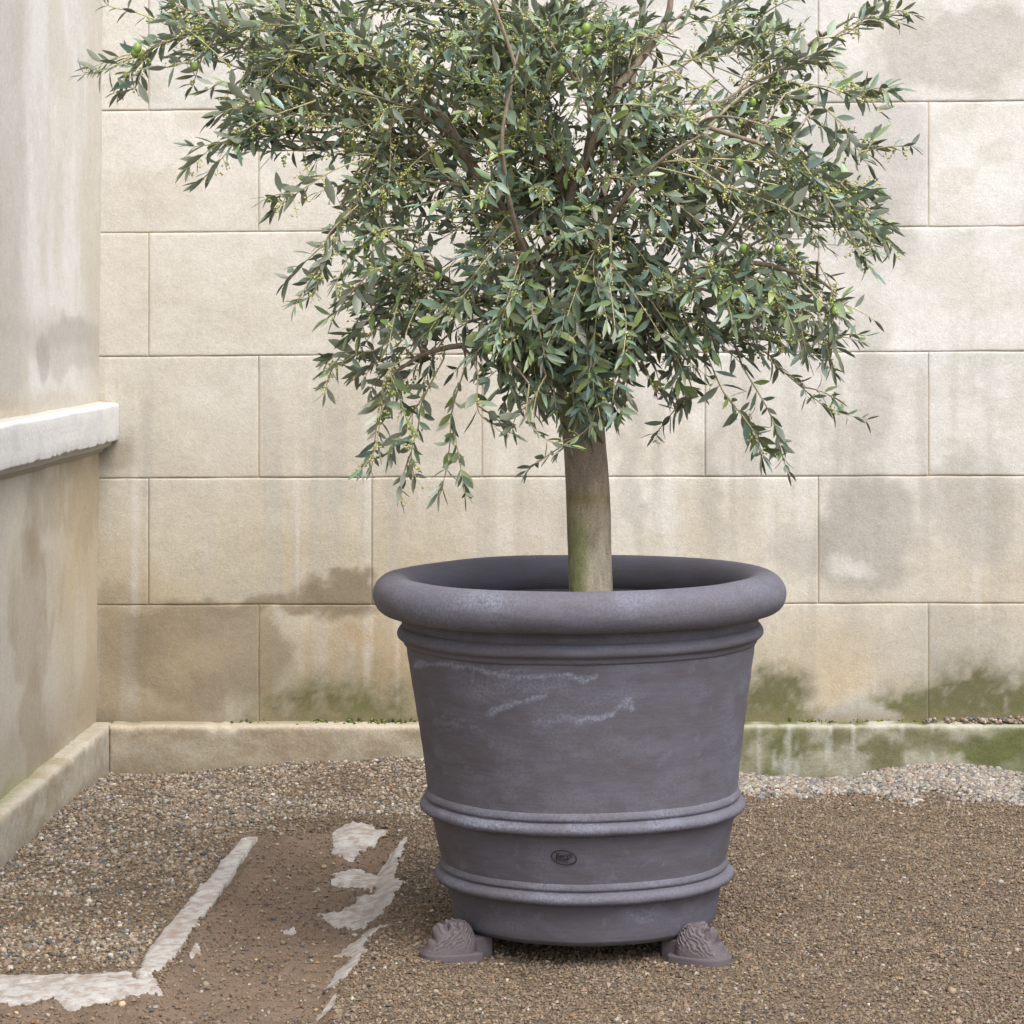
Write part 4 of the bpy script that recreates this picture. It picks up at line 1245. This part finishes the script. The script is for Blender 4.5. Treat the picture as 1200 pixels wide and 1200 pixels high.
# leaves on twigs
LB, LT, LN_, LL, LW = [], [], [], [], []       # base, direction, normal, length, width
stalkV, stalkF, stalkC, so = [], [], [], 0
FRX, FRS, FRC = [], [], []
twV, twF, twC, to_ = [], [], [], 0
tips_xyz = []
def add_tube(P, r0, r1, k, colr):
    global to_
    rad = np.linspace(r0, r1, len(P))
    V, Fq = tube(P, rad, k)
    twV.append(V); twF.append(Fq + to_); twC.append(np.tile(colr, (len(V), 1)))
    to_ += len(V)
for P, r0, r1 in sub:
    add_tube(P, r0, r1, 6, np.array([0.30, 0.25, 0.18]) * trng.uniform(0.8, 1.15))
for P, fr in TW:
    seg = np.linalg.norm(np.diff(P, axis=0), axis=1)
    s_ = np.concatenate([[0], np.cumsum(seg)])
    L = s_[-1]
    young = trng.uniform(0, 1)
    add_tube(P, 0.0021, 0.0009, 5, (np.array([0.38, 0.31, 0.20]) * (1 - young) + np.array([0.45, 0.42, 0.22]) * young) * trng.uniform(0.85, 1.2))
    leafy = min(L * 0.88, 0.34)
    q = L - leafy
    roll = trng.uniform(0, 6.28)
    lsc = trng.uniform(0.78, 1.28)
    k = 0
    while q < L:
        f = (q - (L - leafy)) / leafy
        p = np.array([np.interp(q, s_, P[:, i]) for i in range(3)])
        p2 = np.array([np.interp(min(q + 0.01, L), s_, P[:, i]) for i in range(3)])
        p1 = np.array([np.interp(max(q - 0.01, 0), s_, P[:, i]) for i in range(3)])
        t = p2 - p1; t /= np.linalg.norm(t) + 1e-9
        a = np.cross(t, [0.13, 0.2, 1.0]); a /= np.linalg.norm(a) + 1e-9
        b = np.cross(t, a)
        ph = roll + (k % 2) * 1.57 + trng.normal(0, 0.3)
        for sgn in (0, math.pi):
            if trng.random() < 0.16 + 0.3 * (f < 0.3):
                continue
            sd_ = a * math.cos(ph + sgn) + b * math.sin(ph + sgn)
            al = trng.normal(0.95, 0.34) * (1 - 0.3 * f)
            d_ = t * math.cos(al) + sd_ * math.sin(al) + np.array([0, 0, trng.normal(0.04, 0.22)]) + trng.normal(0, 0.17, 3)
            d_ /= np.linalg.norm(d_)
            nr = t * math.sin(al) - sd_ * math.cos(al)          # upper face turns towards the shoot tip
            nr = nr * 0.55 + np.array([0, 0, 0.65]) + trng.normal(0, 0.28, 3)
            nr = nr - d_ * nr.dot(d_)
            nr /= np.linalg.norm(nr) + 1e-9
            LB.append(p); LT.append(d_); LN_.append(nr)
            l_ = trng.uniform(0.033, 0.058) * lsc * (1 - 0.25 * max(0, f - 0.7) / 0.3)
            LL.append(l_); LW.append(l_ * trng.uniform(0.23, 0.36))
        if trng.random() < fr * 1.0 and f > 0.05:
            # a stalk of buds and setting fruit
            sd_ = a * math.cos(ph + 1.2) + b * math.sin(ph + 1.2)
            e = p + sd_ * trng.uniform(0.012, 0.03) + t * 0.008 + np.array([0, 0, trng.uniform(-0.022, 0.012)])
            S = bez(p, e, 0.004, 0.002, 5)
            V, Fq = tube(S, np.full(5, 0.0006), 4)
            stalkV.append(V); stalkF.append(Fq + so); so += len(V)
            stalkC.append(np.tile([0.42, 0.42, 0.16], (len(V), 1)))
            ripe = trng.random() < 0.25
            for m_ in range(trng.integers(3, 9)):
                w = trng.uniform(0.3, 1.05)
                FRX.append(p + (e - p) * w + trng.normal(0, 0.0042, 3))
                FRS.append(trng.uniform(0.0056, 0.0085) if ripe else trng.uniform(0.0042, 0.0068))
                g_ = trng.random()
                FRC.append((np.array([0.46, 0.49, 0.15]) * (1 - g_) + np.array([0.60, 0.57, 0.22]) * g_) * trng.uniform(0.75, 1.1) if not ripe else np.array([0.27, 0.34, 0.10]) * trng.uniform(0.85, 1.2))
        q += trng.uniform(0.014, 0.026)
        k += 1
    # end leaves
    for z_ in range(2):
        d_ = t + trng.normal(0, 0.28, 3); d_ /= np.linalg.norm(d_)
        nr = np.array([0, 0, 1.0]) + trng.normal(0, 0.4, 3); nr -= d_ * nr.dot(d_); nr /= np.linalg.norm(nr) + 1e-9
        LB.append(P[-1]); LT.append(d_); LN_.append(nr); l_ = trng.uniform(0.03, 0.05) * lsc; LL.append(l_); LW.append(l_ * 0.2)
LB, LT, LN_, LL, LW = map(np.array, (LB, LT, LN_, LL, LW))
NL = len(LB)
print('leaves', NL, 'twigs', len(TW), 'fruitlets', len(FRX))
SD = np.cross(LT, LN_)
secs = [(0.0, 0.06), (0.09, 0.10), (0.25, 0.62), (0.48, 0.98), (0.72, 0.78), (0.90, 0.36), (1.0, 0.03)]
curl = trng.normal(0.10, 0.13, NL)
fold = trng.uniform(0.05, 0.30, NL)
side = trng.normal(0, 0.07, NL)
VV = []
for lay in (0.00022, -0.00022):
    for tt, ww in secs:
        cpos = LB + LT * (LL * tt)[:, None] - LN_ * (LL * curl * tt ** 2)[:, None] + SD * (LL * side * tt ** 2)[:, None] + LN_ * lay
        hw = LW * ww * 0.5
        VV.append(cpos - SD * hw[:, None] + LN_ * (hw * fold)[:, None])
        VV.append(cpos)
        VV.append(cpos + SD * hw[:, None] + LN_ * (hw * fold)[:, None])
VV = np.stack(VV, 1)                               # N, 42, 3
base_f = []
ns_ = len(secs)
for lay in (0, 1):
    o_ = lay * ns_ * 3
    for i in range(ns_ - 1):
        for j in (0, 1):
            q_ = [o_ + i * 3 + j, o_ + i * 3 + j + 1, o_ + (i + 1) * 3 + j + 1, o_ + (i + 1) * 3 + j]
            base_f.append(q_ if lay == 0 else q_[::-1])
base_f = np.array(base_f)
nf = len(base_f)
LF = (base_f[None] + (np.arange(NL) * ns_ * 6)[:, None, None]).reshape(-1, 4)
tone = trng.random(NL)
age = trng.random(NL)
top = np.array([0.190, 0.268, 0.182]) * (0.55 + 0.95 * tone[:, None])
top = np.where((age < 0.20)[:, None], np.array([0.23, 0.32, 0.12]) * (0.8 + 0.4 * tone[:, None]), top)
top = np.where((age > 0.93)[:, None], np.array([0.075, 0.085, 0.030]) * (0.8 + 0.6 * tone[:, None]), top)
under = np.array([0.27, 0.30, 0.225]) * (0.75 + 0.5 * trng.random((NL, 1)))
hue = trng.random((NL, 1))                          # from blue green to yellow green
top = top * (1 + (hue - 0.42) * np.array([0.45, 0.14, -0.34]))
fc = np.zeros((NL, nf, 3))
fc[:, :nf // 2] = top[:, None]
fc[:, nf // 2:] = under[:, None]
fc[:, :nf // 2] *= np.where(np.arange(nf // 2) % 2 == 0, 0.95, 1.06)[None, :, None]
crown = make('crown', VV.reshape(-1, 3), LF, M_leaf, tree, fcol=fc.reshape(-1, 3))
twigs = make('twigs', np.concatenate(twV), np.concatenate(twF), M_bark, tree, vcol=np.concatenate(twC))
tag(twigs, kind='stuff')
FRX = np.array(FRX)
fl = stones('fruitlets', FRX[:, 0], FRX[:, 1], FRX[:, 2], np.array(FRS), np.array(FRC), M_fruit, flat=(0.85, 1.05), parent=tree)
tag(fl, 'tiny yellow green buds and young fruit', kind='stuff')
st_o = make('fruit_stalks', np.concatenate(stalkV), np.concatenate(stalkF), M_fruit, tree, vcol=np.concatenate(stalkC))
tag(st_o, kind='stuff')

# full grown olives hang from the twigs nearest the viewer
TWP = np.concatenate([P[3:] for P, _ in TW])
tpx, tpy = proj(TWP[:, 0], TWP[:, 1], TWP[:, 2])
def olive(px, py, r):
    d2 = np.hypot(tpx - px, tpy - 14 - py + 14 + 9) + (TWP[:, 1] - TY) * 30
    j = np.argmin(d2)
    p = TWP[j]
    c = W(px, py, p[1] - 0.012)
    nth, nph = 16, 11
    T, Ph = np.meshgrid(np.linspace(0, 2 * np.pi, nth, endpoint=False), np.linspace(0.05, np.pi - 0.05, nph))
    ax = np.array([trng.normal(0, 0.25), trng.normal(0, 0.25), -1.0]); ax /= np.linalg.norm(ax)
    e1 = np.cross(ax, [1.0, 0.2, 0]); e1 /= np.linalg.norm(e1); e2 = np.cross(ax, e1)
    V = c + (np.sin(Ph) * np.cos(T))[..., None] * e1 * r + (np.sin(Ph) * np.sin(T))[..., None] * e2 * r + np.cos(Ph)[..., None] * ax * r * 1.28
    V = V.reshape(-1, 3)
    Fq = gridfaces(nth, nph, wrap_u=True)
    sV, sF = tube(bez(p, c - ax * r * 1.2, 0.004, 0.001, 5), np.full(5, 0.0009), 5)
    cV = np.tile(np.array([0.21, 0.31, 0.07]) * trng.uniform(0.85, 1.2), (len(V), 1))
    n0 = len(V)
    make('olive', np.concatenate([V, sV]), np.concatenate([Fq, sF + n0]), M_fruit, tree, vcol=np.concatenate([cV, np.tile([0.36, 0.36, 0.16], (len(sV), 1))]))
for px, py, r in [(161, 56, .0105), (168, 65, .0105), (158, 63, .009), (228, 78, .009), (305, 125, .011), (570, 130, .011), (687, 33, .0105), (688, 58, .0115), (678, 38, .0095), (657, 82, .0085),
                  (512, 324, .0095), (571, 408, .010), (920, 128, .0095), (882, 120, .0085), (872, 292, .010), (866, 190, .009), (978, 364, .009), (594, 420, .007), (912, 292, .008), (740, 236, .008)]:
    olive(px, py, r)
